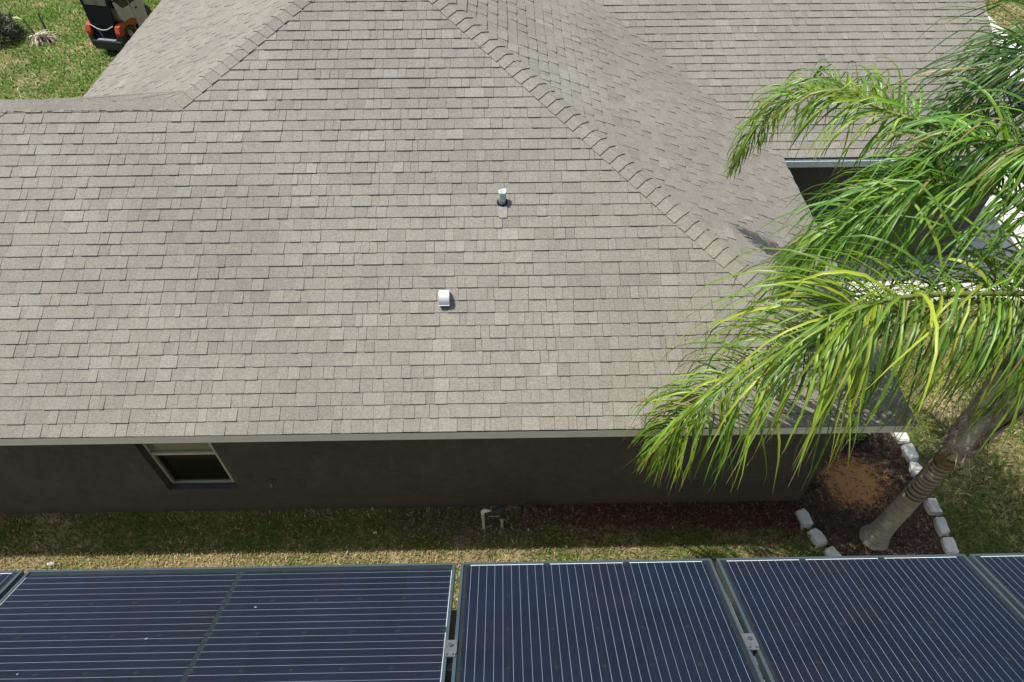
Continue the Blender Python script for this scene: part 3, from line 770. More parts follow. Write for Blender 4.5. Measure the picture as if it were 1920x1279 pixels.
for a, l in zip((1.0 + G2, 2.0 + 2 * G2, -2 * G2 - PL - 1.0), lab):
    c = copy_tree(proto); c['label'] = l; upright(c, a)
c = copy_tree(proto); c['label'] = 'sideways solar panel with silver lines running left to right, at lower left'
c.matrix_world = basis(PP(-G2, -PW), py_, -px_)
for (lx, ly, rr_q) in ((0.64, 1.05, 0.0042), (0.78, 0.72, 0.0036), (0.35, 0.5, 0.004), (0.5, 1.4, 0.003)):
    dv = [(lx + rr_q * (0.6 + 0.6 * random.random()) * math.cos(a), ly + 1.6 * rr_q * (0.5 + 0.6 * random.random()) * math.sin(a), -0.0015) for a in np.linspace(0, 5.5, 8)] + [(lx, ly, 0.0005)]
    link('dropping', dv, [(q, (q + 1) % 8, 8) for q in range(8)], plain('dropping_grey', (0.25, 0.26, 0.26), 0.8), c)
# rails and clamps under / between the panels
rail = MB()
for b_ in (-0.46, -1.3):
    rail.add([PP(-6, b_ - 0.02, -0.105), PP(6, b_ - 0.02, -0.105), PP(6, b_ + 0.02, -0.105), PP(-6, b_ + 0.02, -0.105), PP(-6, b_ - 0.02, -0.045), PP(6, b_ - 0.02, -0.045), PP(6, b_ + 0.02, -0.045), PP(-6, b_ + 0.02, -0.045)], BOXF)
    o = rail.build('mounting_rail', plain('rail_aluminium', (0.30, 0.31, 0.32), 0.45, metal=0.6))
    tag(o, 'aluminium mounting rail crossing the dark gaps under the solar panels' if b_ > -1 else 'aluminium mounting rail higher up the neighbouring roof, under the panels', 'rail', 'panel mounting rails')
    rail = MB()
M_CLAMP = plain('clamp_aluminium', (0.15, 0.17, 0.175), 0.55, metal=0.4, var=0.35, vscale=60)
def clamp(a, b_, label):
    t = thing('panel_clamp', label, 'clamp', group='clamps between the solar panels')
    t.matrix_world = basis(PP(a, b_), px_, py_)
    bm = MB()
    bm.box(-0.022, 0.022, -0.028, 0.028, 0.0008, 0.006, 0.0015).box(-0.009, 0.009, -0.024, 0.024, -0.10, 0.0005)
    bm.box(-0.018, 0.018, -0.042, -0.0285, 0.0008, 0.0045).build('plate', M_CLAMP, t)
    MB().tube([(0, 0.002, 0.006), (0, 0.002, 0.013)], 0.0075, 6).build('bolt', plain('bolt_steel', (0.2, 0.2, 0.2), 0.35, metal=0.8), t)
    MB().tube([(0.011, -0.034, 0.0045), (0.011, -0.034, 0.0056)], 0.003, 6).tube([(-0.011, -0.034, 0.0045), (-0.011, -0.034, 0.0056)], 0.003, 6).build('hole', M_RUBBER, t)
clamp(-G2 / 2, -0.425, 'grey metal clamp in the gap between the sideways panel and the upright panel')
clamp(1.0 + G2 / 2, -0.42, 'grey metal clamp in the diagonal gap between the two upright panels')

# ------------------------------------------------------------------ EDGING STONES
def stone(cx, cy, rot, lx, ly, h, label, seed):
    rg = random.Random(seed)
    bm = bmesh.new(); bmesh.ops.create_cube(bm, size=1.0)
    for v in bm.verts:
        v.co.x *= lx * (1 + rg.uniform(-0.1, 0.1)); v.co.y *= ly * (1 + rg.uniform(-0.1, 0.1)); v.co.z = (v.co.z + 0.30) * h * 0.82
        if v.co.z > 0: v.co.x *= 0.9; v.co.y *= 0.9
    vv = max(bm.verts, key=lambda v: v.co.z * 2 + v.co.x * rg.choice([-1, 1]) + v.co.y * rg.choice([-1, 1])); vv.co *= rg.uniform(0.72, 0.9)
    bmesh.ops.bevel(bm, geom=bm.edges[:], offset=rg.uniform(0.010, 0.022), segments=1, affect='EDGES')
    corner = rg.choice([-1, 1])
    bmesh.ops.subdivide_edges(bm, edges=bm.edges[:], cuts=2, use_grid_fill=True)
    for v in bm.verts:
        if v.co.x * corner > lx * 0.28 and v.co.y > ly * 0.2: v.co.x -= corner * 0.03
        v.co += Vector((rg.gauss(0, 0.004), rg.gauss(0, 0.004), rg.gauss(0, 0.0025)))
    me = bpy.data.meshes.new('edging_stone'); bm.to_mesh(me); bm.free(); me.materials.append(M_STONE)
    o = bpy.data.objects.new('edging_stone', me); COL.objects.link(o); o.location = (cx, cy, 0.0); o.rotation_euler = (0, 0, rot)
    return tag(o, label, 'stone', 'pale stone blocks edging the mulch bed')
stone(3.835, 3.97, 0.12, 0.155, 0.26, 0.17, 'pale edging block at the house end of the left row, all in shade', 1)
stone(3.93, 3.70, 0.33, 0.15, 0.23, 0.16, 'edging block half in shade and half in sun, middle of the left row', 2)
stone(4.045, 3.455, 0.42, 0.16, 0.23, 0.15, 'sunlit edging block touching the panel edge, left of the palm trunk', 3)
stone(4.16, 3.20, 0.42, 0.16, 0.23, 0.15, 'edging block of the left row hidden behind the solar panel', 13)
stone(5.60, 5.20, 0.02, 0.19, 0.25, 0.17, 'sunlit edging block under the roof corner, top of the right row', 4)
stone(5.615, 4.93, 0.10, 0.18, 0.25, 0.17, 'second sunlit edging block from the roof corner in the right row', 5)
stone(5.60, 4.66, -0.15, 0.17, 0.22, 0.16, 'sunlit edging block partly hidden behind the palm trunk on its upper side', 6)
stone(5.585, 4.41, 0.0, 0.17, 0.22, 0.16, 'edging block right behind the palm trunk', 16)
stone(5.575, 4.10, 0.02, 0.17, 0.24, 0.17, 'edging block just right of the palm trunk, dappled by shade', 7)
stone(5.575, 3.83, 0.05, 0.17, 0.24, 0.17, 'edging block second from the panel in the right row', 8)
stone(5.555, 3.56, 0.0, 0.16, 0.24, 0.15, 'shaded grey edging block nearest the panel in the right row', 9)
stone(5.55, 3.29, 0.0, 0.17, 0.23, 0.15, 'edging block of the right row hidden behind the panel', 17)

# ------------------------------------------------------------------ loose ground cover
def sliver_field(name, pts, lens, widths, cols, mat, flat=0.35, lift=0.012, kindname='stuff'):
    n = len(pts); a = rng.random(n) * 2 * np.pi
    tilt = (rng.random(n) - 0.3) * flat
    d = np.stack([np.cos(a) * np.cos(tilt), np.sin(a) * np.cos(tilt), np.sin(tilt)], 1) * lens[:, None]
    s = np.stack([-np.sin(a), np.cos(a), (rng.random(n) - 0.5) * 0.8], 1) * widths[:, None]
    p = np.asarray(pts, float).copy(); p[:, 2] += rng.random(n) * lift
    V = np.stack([p - s, p + s, p + d + s * 0.6, p + d - s * 0.6], 1).reshape(-1, 3)
    Fc = (np.arange(n)[:, None] * 4 + np.arange(4)[None]).tolist()
    o = link(name, V, Fc, mat, fattr={'col': cols}); o['kind'] = 'stuff'; return o
n = 26000
x = rng.uniform(3.85, 5.58, n); y = rng.uniform(2.6, 6.8, n)
keep = (x > np.array([bed_left(b_) for b_ in y])) & (x < 5.55)
d = np.hypot((x - 4.68) / 0.62, (y - 4.52) / 0.56)
dens = np.clip((d - 0.25) / 0.9, 0.05, 1) * (0.45 + 0.55 * vnoise(x, y, 9, 4))
keep &= rng.random(n) < dens
x, y, d = x[keep], y[keep], d[keep]
hh = 0.015 + 0.05 * np.exp(-d * d * 1.6)
pal = np.array([(0.030, 0.021, 0.018), (0.045, 0.032, 0.026), (0.075, 0.05, 0.035), (0.06, 0.05, 0.05), (0.16, 0.10, 0.06), (0.22, 0.16, 0.10)])
wsel = rng.choice(6, len(x), p=[0.32, 0.26, 0.2, 0.1, 0.08, 0.04])
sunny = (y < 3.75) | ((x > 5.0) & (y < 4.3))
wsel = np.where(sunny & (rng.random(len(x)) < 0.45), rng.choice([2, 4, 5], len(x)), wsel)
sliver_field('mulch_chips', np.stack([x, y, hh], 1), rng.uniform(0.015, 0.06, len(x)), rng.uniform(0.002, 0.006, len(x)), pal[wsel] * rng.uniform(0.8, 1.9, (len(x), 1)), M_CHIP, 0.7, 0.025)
n = 7000
x = rng.uniform(0.2, 3.85, n); y = WALL_Y - np.abs(rng.normal(0, 0.26, n)) - 0.01
ok = rng.random(n) < (0.25 + 0.75 * vnoise(x, y, 12, 2.5)) * np.clip((x) / 1.2, 0.1, 1)
x, y = x[ok], y[ok]
pal = np.array([(0.11, 0.045, 0.035), (0.075, 0.03, 0.025), (0.16, 0.08, 0.055), (0.22, 0.17, 0.12)])
sliver_field('fallen_leaves', np.stack([x, y, np.full(len(x), 0.012)], 1), rng.uniform(0.02, 0.06, len(x)), rng.uniform(0.004, 0.01, len(x)), pal[rng.choice(4, len(x), p=[0.4, 0.3, 0.2, 0.1])], M_CHIP, 0.8, 0.04)

n = 2600
x = rng.normal(-0.3, 0.7, n); y = WALL_Y - 0.02 - np.abs(rng.normal(0.25, 0.2, n)); ok = (x < 1.2) & (y > 3.3) & (y < WALL_Y)
x, y = x[ok], y[ok]
pal = np.array([(0.16, 0.11, 0.075), (0.09, 0.06, 0.042), (0.26, 0.20, 0.14), (0.42, 0.36, 0.28)])
sliver_field('leaf_debris', np.stack([x, y, np.full(len(x), 0.01)], 1), rng.uniform(0.015, 0.05, len(x)), rng.uniform(0.003, 0.008, len(x)), pal[rng.choice(4, len(x), p=[0.4, 0.35, 0.18, 0.07])], M_CHIP, 0.8, 0.03)

def grass(name, x, y, hlo, hhi, wlo, whi, cols, lean=0.9):
    n = len(x); a = rng.random(n) * 2 * np.pi; ln = rng.uniform(hlo, hhi, n); le = rng.uniform(0.25, lean, n) * 1.2
    d = np.stack([np.cos(a), np.sin(a)], 1)
    w = rng.uniform(wlo, whi, n)
    b0 = np.stack([x, y, np.zeros(n)], 1); s = np.stack([-d[:, 1], d[:, 0], np.zeros(n)], 1) * w[:, None]
    mid_ = b0 + np.concatenate([d * (ln * le * 0.4)[:, None], (ln * 0.55)[:, None]], 1)
    tip = b0 + np.concatenate([d * (ln * le)[:, None], (ln * (1.0 - 0.35 * le))[:, None]], 1)
    V = np.stack([b0 - s, b0 + s, mid_ + s * 0.8, mid_ - s * 0.8, tip], 1).reshape(-1, 3)
    k = np.arange(n)[:, None] * 5
    Fc = (k + np.array([[0, 1, 2, 3]])).tolist() + (k + np.array([[3, 2, 4]])).tolist()
    o = link(name, V, Fc, M_BLADE, fattr={'col': np.concatenate([cols, cols])}); o['kind'] = 'stuff'; return o
GREEN = np.array([(0.10, 0.185, 0.028), (0.135, 0.225, 0.04), (0.08, 0.15, 0.025), (0.18, 0.25, 0.06)])
TAN = np.array([(0.66, 0.50, 0.29), (0.56, 0.41, 0.23), (0.74, 0.59, 0.38), (0.40, 0.29, 0.17)])
def grass_cols(g):
    n = len(g); isg = rng.random(n) < g
    c = np.where(isg[:, None], GREEN[rng.integers(0, 4, n)], TAN[rng.integers(0, 4, n)])
    return c * rng.uniform(0.75, 1.25, (n, 1))
# strip between the houses
n = 66000
x = rng.uniform(-10.2, 4.2, n); y = rng.uniform(2.3, WALL_Y - 0.02, n)
lim = np.where(x > 0.3, WALL_Y - 0.12 - 0.26 * np.clip(x - 0.3, 0, 1) * (0.4 + vnoise(x, 0.3 + 0 * x, 5, 1.7)), WALL_Y - 0.02)
ok = (y < lim + rng.normal(0, 0.06, n)) & (x < np.array([bed_left(b_) for b_ in y]) - 0.05)
ok &= ~((np.hypot(x + 0.3, y - 3.95) < 0.55) & (rng.random(n) < 0.45))
x, y = x[ok], y[ok]
g = 0.12 + 0.10 * np.clip((x + 6) / 10, 0, 1) + 1.0 * np.clip(vnoise(x, y, 15, 1.5) - 0.42, 0, 1) + 0.35 * np.clip(vnoise(x, y, 16, 4.0) - 0.5, 0, 1) + np.clip((x - 0.8) * 0.13, -0.1, 0.4)
g = g + np.where(y > 3.66, 0.68, 0.0) - np.where(y > 4.08, 0.30, 0.0) + np.clip((x + 3.5) * 0.08, 0, 0.32)
grass('grass', x, y, 0.025, 0.06, 0.003, 0.007, grass_cols(np.clip(g, 0.03, 0.97)))
# lawn right of the bed
n = 62000
x = rng.uniform(5.66, 11.5, n); y = rng.uniform(2.2, 7.9, n)
v = vnoise(x, y, 17, 1.3); v2 = vnoise(x, y, 18, 3.5)
ok = rng.random(n) < 0.3 + 0.9 * v
x, y, v, v2 = x[ok], y[ok], v[ok], v2[ok]
grass('grass', x, y, 0.03, 0.075, 0.004, 0.008, grass_cols(np.clip(0.45 + 0.85 * v + 0.5 * (v2 - 0.5), 0.03, 0.97)))
n = 6000
x = rng.uniform(3.9, 5.6, n); y = rng.uniform(6.6, 7.93, n); ok = x > 4.0
grass('grass', x[ok], y[ok], 0.03, 0.08, 0.004, 0.008, grass_cols(np.full(ok.sum(), 0.75)))
# back lawn seen over the low ridge
n = 62000
x = rng.uniform(-18, -7.9, n); y = rng.uniform(12.5, 24.5, n)
ok = ~((x > -10.15) & (y > 18.9))
x, y = x[ok], y[ok]
v = vnoise(x, y, 19, 1.0); v2 = vnoise(x, y, 20, 2.7)
ok = rng.random(len(x)) < 0.35 + 0.8 * v
x, y, v, v2 = x[ok], y[ok], v[ok], v2[ok]
grass('grass', x, y, 0.04, 0.12, 0.008, 0.016, grass_cols(np.clip(0.74 + 0.5 * v + 0.5 * (v2 - 0.5) + 0.02 * (y - 17), 0.05, 0.97)) * np.array([1.3, 1.55, 1.3]))
n = 16000
x = rng.uniform(13.85, 20, n); y = rng.uniform(13, 27, n); v = vnoise(x, y, 23, 0.8)
grass('grass', x, y, 0.04, 0.10, 0.009, 0.018, grass_cols(np.clip(0.45 + 0.6 * v, 0, 0.95)))
# pebbles in the gravel bed
pv = []; pf = []; pc = []
base = [(0, 0, 1), (1, 0, 0), (0.2, 0.95, 0.1), (-0.9, 0.3, 0), (-0.5, -0.85, 0.1), (0.6, -0.8, 0)]
tri = [(0, 1, 2), (0, 2, 3), (0, 3, 4), (0, 4, 5), (0, 5, 1)]
for i in range(3000):
    X = random.uniform(WALL_XR + 0.25, XG + 0.2); Yp = random.uniform(8.875, WALL_YG - 0.01); r_ = random.uniform(0.012, 0.034); a = random.uniform(0, 6.3)
    k = len(pv)
    for bx_, by_, bz_ in base:
        f_ = random.uniform(0.75, 1.2)
        pv.append((X + r_ * f_ * (bx_ * math.cos(a) - by_ * math.sin(a)), Yp + r_ * f_ * (bx_ * math.sin(a) + by_ * math.cos(a)), 0.014 + r_ * 0.7 * bz_))
    pf += [tuple(q + k for q in t_) for t_ in tri]; g_ = random.choice([0.18, 0.35, 0.5, 0.62]); pc += [(g_, g_, g_ * 1.02)] * 5
o = link('pebbles', pv, pf, M_PEBBLE, fattr={'col': pc}); o['kind'] = 'stuff'

# ------------------------------------------------------------------ PALM
PB = Vector((4.67, 3.70, 0.0))
palm = thing('palm_tree', 'feathery palm tree with ringed grey trunk and arching bright green fronds', 'palm tree', PB)
def lathe(zs, rad, colf, n=28, wob=0.0, seed=1, lean=(0, 0)):
    rg = np.random.default_rng(seed); V = []; Cc = []
    ph = rg.random(6) * 6
    for z, r_ in zip(zs, rad):
        for k in range(n):
            a = 2 * math.pi * k / n
            w = 1 + wob * (math.sin(2 * a + ph[0] + z * 1.3) + 0.6 * math.sin(5 * a + ph[1] - z * 3) + 0.5 * math.sin(9 * a + ph[2] + z * 7))
            V.append((r_ * w * math.cos(a) + lean[0] * z, r_ * w * math.sin(a) + lean[1] * z, z)); Cc.append(colf(z, a, rg))
    Fc = [(i * n + k, i * n + (k + 1) % n, (i + 1) * n + (k + 1) % n, (i + 1) * n + k) for i in range(len(zs) - 1) for k in range(n)]
    Fc.append(tuple((len(zs) - 1) * n + k for k in range(n)))
    return V, Fc, Cc
zs = []; rd = []; ringz = []
z = -0.05; nextring = 0.10
rg_t = random.Random(4)
while nextring < 2.25:
    ringz.append((nextring, rg_t.uniform(0.6, 1.4), rg_t.uniform(0, 6.28)))
    nextring += rg_t.uniform(0.05, 0.09) if nextring < 0.45 else (rg_t.uniform(0.10, 0.16) if nextring < 1.05 else rg_t.uniform(0.055, 0.095))
while z < 2.25:
    r_ = 0.108 + 0.085 * math.exp(-max(z, 0) / 0.17) + 0.006 * math.sin(z * 2.0)
    dmin = min(abs(z - q[0]) for q in ringz)
    depth = 0.003 if z < 1.05 else 0.009
    r_ -= depth * math.exp(-(dmin / 0.009) ** 2)
    zs.append(z); rd.append(r_); z += 0.008
def trunk_col(z, a, rg):
    q = min(ringz, key=lambda q: abs(z - q[0])); dmin = abs(z - q[0])
    base = np.array((0.50, 0.455, 0.39)) if z < 1.05 else np.array((0.42, 0.365, 0.295))
    if z > 1.85: base = np.array((0.34, 0.22, 0.11))
    if z >= 1.05:
        on = 0.5 + 0.5 * math.sin(a * 1.0 + q[2]) + 0.25 * math.sin(3 * a + q[2])
        k = math.exp(-(dmin / (0.013 * q[1])) ** 2) * min(1, max(0, on * 1.9))
        base = base * (1 - 0.95 * k)
    else:
        k = math.exp(-(dmin / 0.008) ** 2); base = base * (1 - 0.25 * k * q[1])
    return tuple(base * (0.92 + 0.16 * rg.random()))
V, Fc, Cc = lathe(zs, rd, trunk_col, 32, 0.008, 2)
link('trunk', V, Fc, M_TRUNK, palm, smooth=True, vattr={'col': Cc})
# fibrous sheaths above the smooth trunk
zs = np.linspace(2.10, 4.45, 60); rd = [0.118 + 0.03 * min(1, (zz - 2.1) / 0.25) + 0.02 * math.sin((zz - 2.1) * 1.6) + 0.022 * (zz - 2.1) if zz < 4.0 else 0.19 - 0.25 * (zz - 4.0) for zz in zs]
def sheath_col(z, a, rg):
    f = 0.5 + 0.5 * math.sin(a * 7 + z * 3) * math.sin(a * 3 - z * 2)
    c = np.array((0.52, 0.42, 0.33)) * f + np.array((0.24, 0.165, 0.11)) * (1 - f)
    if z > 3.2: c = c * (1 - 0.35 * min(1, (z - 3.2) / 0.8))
    return tuple(c * (0.8 + 0.4 * rg.random()))
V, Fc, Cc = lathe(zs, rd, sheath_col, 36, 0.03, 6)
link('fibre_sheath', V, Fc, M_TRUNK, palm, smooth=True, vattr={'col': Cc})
FV = []; FF = []; FC = []
rgf = random.Random(9)
for i in range(1100):
    a = rgf.uniform(0, 2 * math.pi); z0 = rgf.uniform(2.15, 4.1); r0 = 0.14 + 0.025 * (z0 - 2.1) + rgf.uniform(0, 0.02)
    L = rgf.uniform(0.10, 0.42); spread = abs(rgf.gauss(0, 0.10)) + (0.08 if z0 < 2.3 else 0)
    upw = rgf.random() < 0.75
    p0 = Vector((r0 * math.cos(a), r0 * math.sin(a), z0)); a2 = a + rgf.gauss(0, 0.5)
    pA = p0 + Vector((math.cos(a2) * spread * 0.5, math.sin(a2) * spread * 0.5, L * 0.5 if upw else -L * 0.3))
    pB = p0 + Vector((math.cos(a2) * (spread + 0.03), math.sin(a2) * (spread + 0.03), L * 0.9 if upw else -L * 0.7))
    w = rgf.uniform(0.002, 0.007); sx = Vector((-math.sin(a), math.cos(a), 0)) * w
    k = len(FV); FV += [p0 - sx, p0 + sx, pA + sx * 0.7, pA - sx * 0.7, pB]
    FF += [(k, k + 1, k + 2, k + 3), (k + 3, k + 2, k + 4)]
    c = rgf.choice([(0.40, 0.34, 0.29), (0.27, 0.20, 0.15), (0.12, 0.09, 0.065), (0.52, 0.46, 0.40)]); FC += [c, c]
o = link('fibres', FV, FF, M_CHIP, palm, fattr={'col': FC}); o['kind'] = 'stuff'
# broad split leaf boots
for i in range(13):
    a = rgf.uniform(0, 6.28) if i > 4 else (3.9, 5.2, 4.5, 3.2, 5.9)[i]; z0 = rgf.uniform(2.2, 3.6) if i > 4 else (2.12, 2.3, 2.9, 2.7, 3.0)[i]; r0 = 0.148 + 0.022 * (z0 - 2.1)
    V = []; Fc = []; Cc = []
    for j in range(7):
        t = j / 6; hw = 0.62 * (1 - t) ** 0.7 + 0.05
        for q in range(5):
            aa = a + hw * (q - 2) / 2; rr = r0 + 0.012 + 0.07 * t * t + 0.008 * math.cos((q - 2) * 0.7)
            V.append((rr * math.cos(aa), rr * math.sin(aa), z0 + 0.75 * t)); s_ = rgf.uniform(0.8, 1.2)
            b_ = (0.60, 0.53, 0.46) if rgf.random() < 0.8 else (0.26, 0.19, 0.14)
            Cc.append(tuple(c * s_ for c in b_))
    for j in range(6):
        for q in range(4): Fc.append((j * 5 + q, j * 5 + q + 1, j * 5 + q + 6, j * 5 + q + 5))
    o = link('leaf_boot', V, Fc, M_TRUNK, palm, smooth=True, vattr={'col': Cc})

def catmull(pts, n):
    P = [Vector(p) for p in pts]; P = [P[0] * 2 - P[1]] + P + [P[-1] * 2 - P[-2]]
    out = []; seg = len(P) - 3
    for i in range(n):
        u = i / (n - 1) * seg; k = min(int(u), seg - 1); t = u - k
        a, b_, c, d = P[k], P[k + 1], P[k + 2], P[k + 3]
        out.append(0.5 * ((2 * b_) + (c - a) * t + (2 * a - 5 * b_ + 4 * c - d) * t * t + (3 * b_ - a - 3 * c + d) * t ** 3))
    return out
def frond(az, pts, Lmax, cols, seed, nper=74, droop=1.0, t0=0.16, tipbrown=0.1, rad0=0.026, side=None, curl=0.0, env0=0.78, wmul=1.0):
    rg = random.Random(seed); A_ = R(az)
    fd = thing('frond', None, None); fd.parent = palm
    D = Vector((math.cos(A_), math.sin(A_), 0)); Sd = Vector((-math.sin(A_), math.cos(A_), 0))
    P = catmull([D * r_ + Vector((0, 0, z)) + Sd * (curl * r_ * r_) for r_, z in pts], 48)
    mb = MB().tube(P, [rad0 * (1 - 0.86 * i / 47) + 0.002 for i in range(48)], 6)
    mb.build('rachis', M_RACHIS, fd, smooth=True)
    V = []; Fc = []; Cc = []
    for i in range(nper):
        for sd in (-1, 1):
            t = t0 + (1 - t0) * (i + rg.uniform(-0.4, 0.4)) / (nper - 1); t = min(0.995, max(t0, t))
            u = t * 47; k = min(int(u), 46); p = P[k].lerp(P[k + 1], u - k); T = (P[min(k + 2, 47)] - P[max(k - 1, 0)]).normalized()
            S = (Sd - T * Sd.dot(T)).normalized() * sd; U = T.cross(S * sd); 
            if U.z < 0: U = -U
            env = min(1.0, env0 + (t - t0) * 1.6) * (1 - max(0, t - 0.45) ** 1.25 * 1.62)
            L = Lmax * env * (rg.uniform(0.8, 1.12) if rg.random() < 0.85 else rg.uniform(0.4, 0.8))
            ph = R(rg.choice([-30, 5, 35, 62]) + rg.uniform(-12, 12))
            fwd = 0.38 + 1.1 * max(0, t - 0.65)
            d = (T * fwd + (S * math.cos(ph) + U * math.sin(ph)) * 0.8).normalized()
            nseg = 8; sl_ = L / nseg; w0 = wmul * rg.uniform(0.0075, 0.0145) * (0.75 + 0.35 * env)
            g = droop * rg.uniform(0.26, 0.5); kink = rg.randrange(2, 7) if rg.random() < 0.6 else -1
            tw = rg.uniform(-0.9, 0.9); pos = p.copy(); base = len(V)
            cc = np.array(rg.choice(cols)) * rg.uniform(0.7, 1.35)
            if rg.random() < 0.035: cc = np.array((0.34, 0.27, 0.12)) * rg.uniform(0.7, 1.1)
            for j in range(nseg + 1):
                f_ = j / nseg
                wv = d.cross(Vector((0, 0, 1)));  wv = wv.normalized() if wv.length > 0.05 else S.copy()
                nn = d.cross(wv).normalized(); ang = tw * (0.4 + f_)
                wv = wv * math.cos(ang) + nn * math.sin(ang)
                w = w0 * min(1, 0.35 + f_ * 4) * (1 - f_ ** 2.2) + 0.0012
                fold = nn * (w * 0.5)
                V.extend([pos - wv * w, pos + fold, pos + wv * w])
                if j < nseg:
                    tip = 1.0 if f_ < 0.8 else 0.9
                    c_ = cc * tip
                    if f_ >= 0.85 and rg.random() < tipbrown: c_ = np.array((0.26, 0.19, 0.11))
                    k0 = base + j * 3
                    Fc += [(k0, k0 + 1, k0 + 4, k0 + 3), (k0 + 1, k0 + 2, k0 + 5, k0 + 4)]; Cc += [tuple(c_), tuple(c_ * 0.93)]
                    pos = pos + d * sl_
                    d = (d + Vector((0, 0, -1)) * g * (0.75 + 0.5 * f_) + Vector((rg.gauss(0, 0.085), rg.gauss(0, 0.085), rg.gauss(0, 0.03)))).normalized()
                    if j == kink: d = (d + Vector((rg.gauss(0, 0.3), rg.gauss(0, 0.3), -0.7))).normalized()
    lo = link('leaflets', V, Fc, M_LEAF, fd, smooth=True, fattr={'col': Cc}); lo['kind'] = 'stuff'
    return fd
YEL = [(0.24, 0.345, 0.028), (0.18, 0.30, 0.03), (0.33, 0.39, 0.04), (0.11, 0.215, 0.026), (0.16, 0.28, 0.03)]
GRN = [(0.115, 0.25, 0.026), (0.155, 0.30, 0.03), (0.075, 0.18, 0.024), (0.21, 0.345, 0.045), (0.10, 0.22, 0.04)]
DGR = [(0.07, 0.155, 0.03), (0.09, 0.175, 0.04), (0.055, 0.13, 0.026), (0.115, 0.20, 0.036)]
frond(183, [(0.0, 4.1), (0.35, 4.38), (0.72, 4.44), (1.5, 4.47), (1.9, 4.38), (2.06, 4.25), (2.45, 3.88), (2.82, 3.43), (3.02, 3.08), (3.14, 2.78), (3.22, 2.40)], 1.5, YEL, 41, 235, 1.0, 0.05, 0.35, env0=1.0, wmul=0.92)
frond(177, [(0.0, 4.0), (0.35, 4.2), (0.75, 4.28), (1.2, 4.2), (1.65, 3.98), (2.0, 3.65), (2.25, 3.3)], 1.15, DGR + YEL[3:], 49, 90, 1.1, 0.08, 0.3, env0=1.0, wmul=0.9)
frond(150, [(0.0, 4.2), (0.45, 4.75), (1.02, 5.0), (1.38, 4.95), (1.48, 4.92), (1.78, 4.55), (1.92, 4.25), (2.01, 4.03), (2.12, 3.70), (2.16, 3.45)], 1.12, GRN, 42, 190, 0.95, 0.10, 0.1, env0=0.95, wmul=0.92)
frond(130, [(0.0, 4.3), (0.7, 4.9), (1.3, 5.1), (1.68, 5.12), (1.98, 5.08), (2.30, 5.07), (2.62, 5.02), (2.90, 4.87), (3.14, 4.58), (3.27, 4.22), (3.34, 3.85)], 0.84, YEL[:2] + GRN[:2] + [(0.21, 0.275, 0.045)], 43, 145, 0.9, 0.34, 0.2, wmul=0.9)
frond(116, [(0.0, 4.35), (0.5, 5.3), (0.95, 5.8), (1.38, 5.78), (1.52, 5.58), (1.64, 5.34), (1.76, 5.05), (1.82, 4.8)], 0.95, DGR, 44, 110, 0.4, 0.2, 0.05)
frond(103, [(0.0, 4.35), (0.5, 5.25), (1.0, 5.72), (1.45, 5.78), (1.8, 5.62), (2.05, 5.3)], 1.0, DGR + GRN[:1], 48, 62, 0.55, 0.25, 0.05)
frond(140, [(0.0, 4.3), (0.35, 5.0), (0.75, 5.3), (1.1, 5.32), (1.45, 5.15), (1.75, 4.8), (1.9, 4.45)], 1.0, GRN, 45, 130, 0.95, 0.14, 0.05)
frond(92, [(0.0, 4.35), (0.5, 5.0), (1.0, 5.3), (1.6, 5.1), (2.1, 4.5), (2.4, 3.8)], 0.8, DGR, 47, 72, 0.8, 0.2)
for i, az in enumerate((62, 28, -8, -45, -78)):
    frond(az, [(0.0, 4.3), (0.5, 5.0 + 0.1 * (i % 3)), (1.2, 5.4 + 0.2 * (i % 2)), (2.0, 5.3), (2.7, 4.6), (3.1, 3.7)], 0.8, GRN + DGR, 50 + i, 60, 0.95, 0.18)

# ------------------------------------------------------------------ shrubs and small plants
def leafy(name, label, cat, loc, rx, rz, nleaf, ll, lw, cols, seed, stems=6, mat=None):
    rg = random.Random(seed); t = thing(name, label, cat, loc)
    V = []; Fc = []; Cc = []
    for i in range(nleaf):
        a = rg.uniform(0, 6.28); r_ = rx * math.sqrt(rg.random()); h = rz * (0.1 + 0.9 * rg.random()) * (1 - 0.5 * (r_ / rx) ** 2)
        p = Vector((r_ * math.cos(a), r_ * math.sin(a), h)); a2 = a + rg.gauss(0, 0.8); el = rg.uniform(-0.3, 0.9)
        d = Vector((math.cos(a2) * math.cos(el), math.sin(a2) * math.cos(el), math.sin(el))); s = Vector((-math.sin(a2), math.cos(a2), rg.uniform(-0.4, 0.4))).normalized()
        L = ll * rg.uniform(0.6, 1.2); w = lw * rg.uniform(0.7, 1.2); k = len(V)
        V += [p, p + d * L * 0.45 + s * w, p + d * L + Vector((0, 0, -0.15 * L)), p + d * L * 0.45 - s * w]
        Fc += [(k, k + 1, k + 2, k + 3)]; Cc.append(tuple(np.array(rg.choice(cols)) * rg.uniform(0.7, 1.25)))
    o = link('foliage', V, Fc, mat or M_LEAF, t, fattr={'col': Cc}); o['kind'] = 'stuff'
    mb = MB()
    for i in range(stems):
        a = rg.uniform(0, 6.28); q = Vector((rx * 0.6 * math.cos(a), rx * 0.6 * math.sin(a), rz * 0.7))
        mb.tube([(0, 0, -0.02), q * 0.5 + Vector((0, 0, 0.05)), q], [0.008, 0.006, 0.003], 5)
    mb.build('stem', M_RACHIS, t)
    return t
leafy('shrub', 'small yellow green shrub in the mulch bed under the roof corner', 'shrub', (4.85, 5.35, 0.02), 0.24, 0.42, 260, 0.11, 0.026, YEL + GRN, 71)
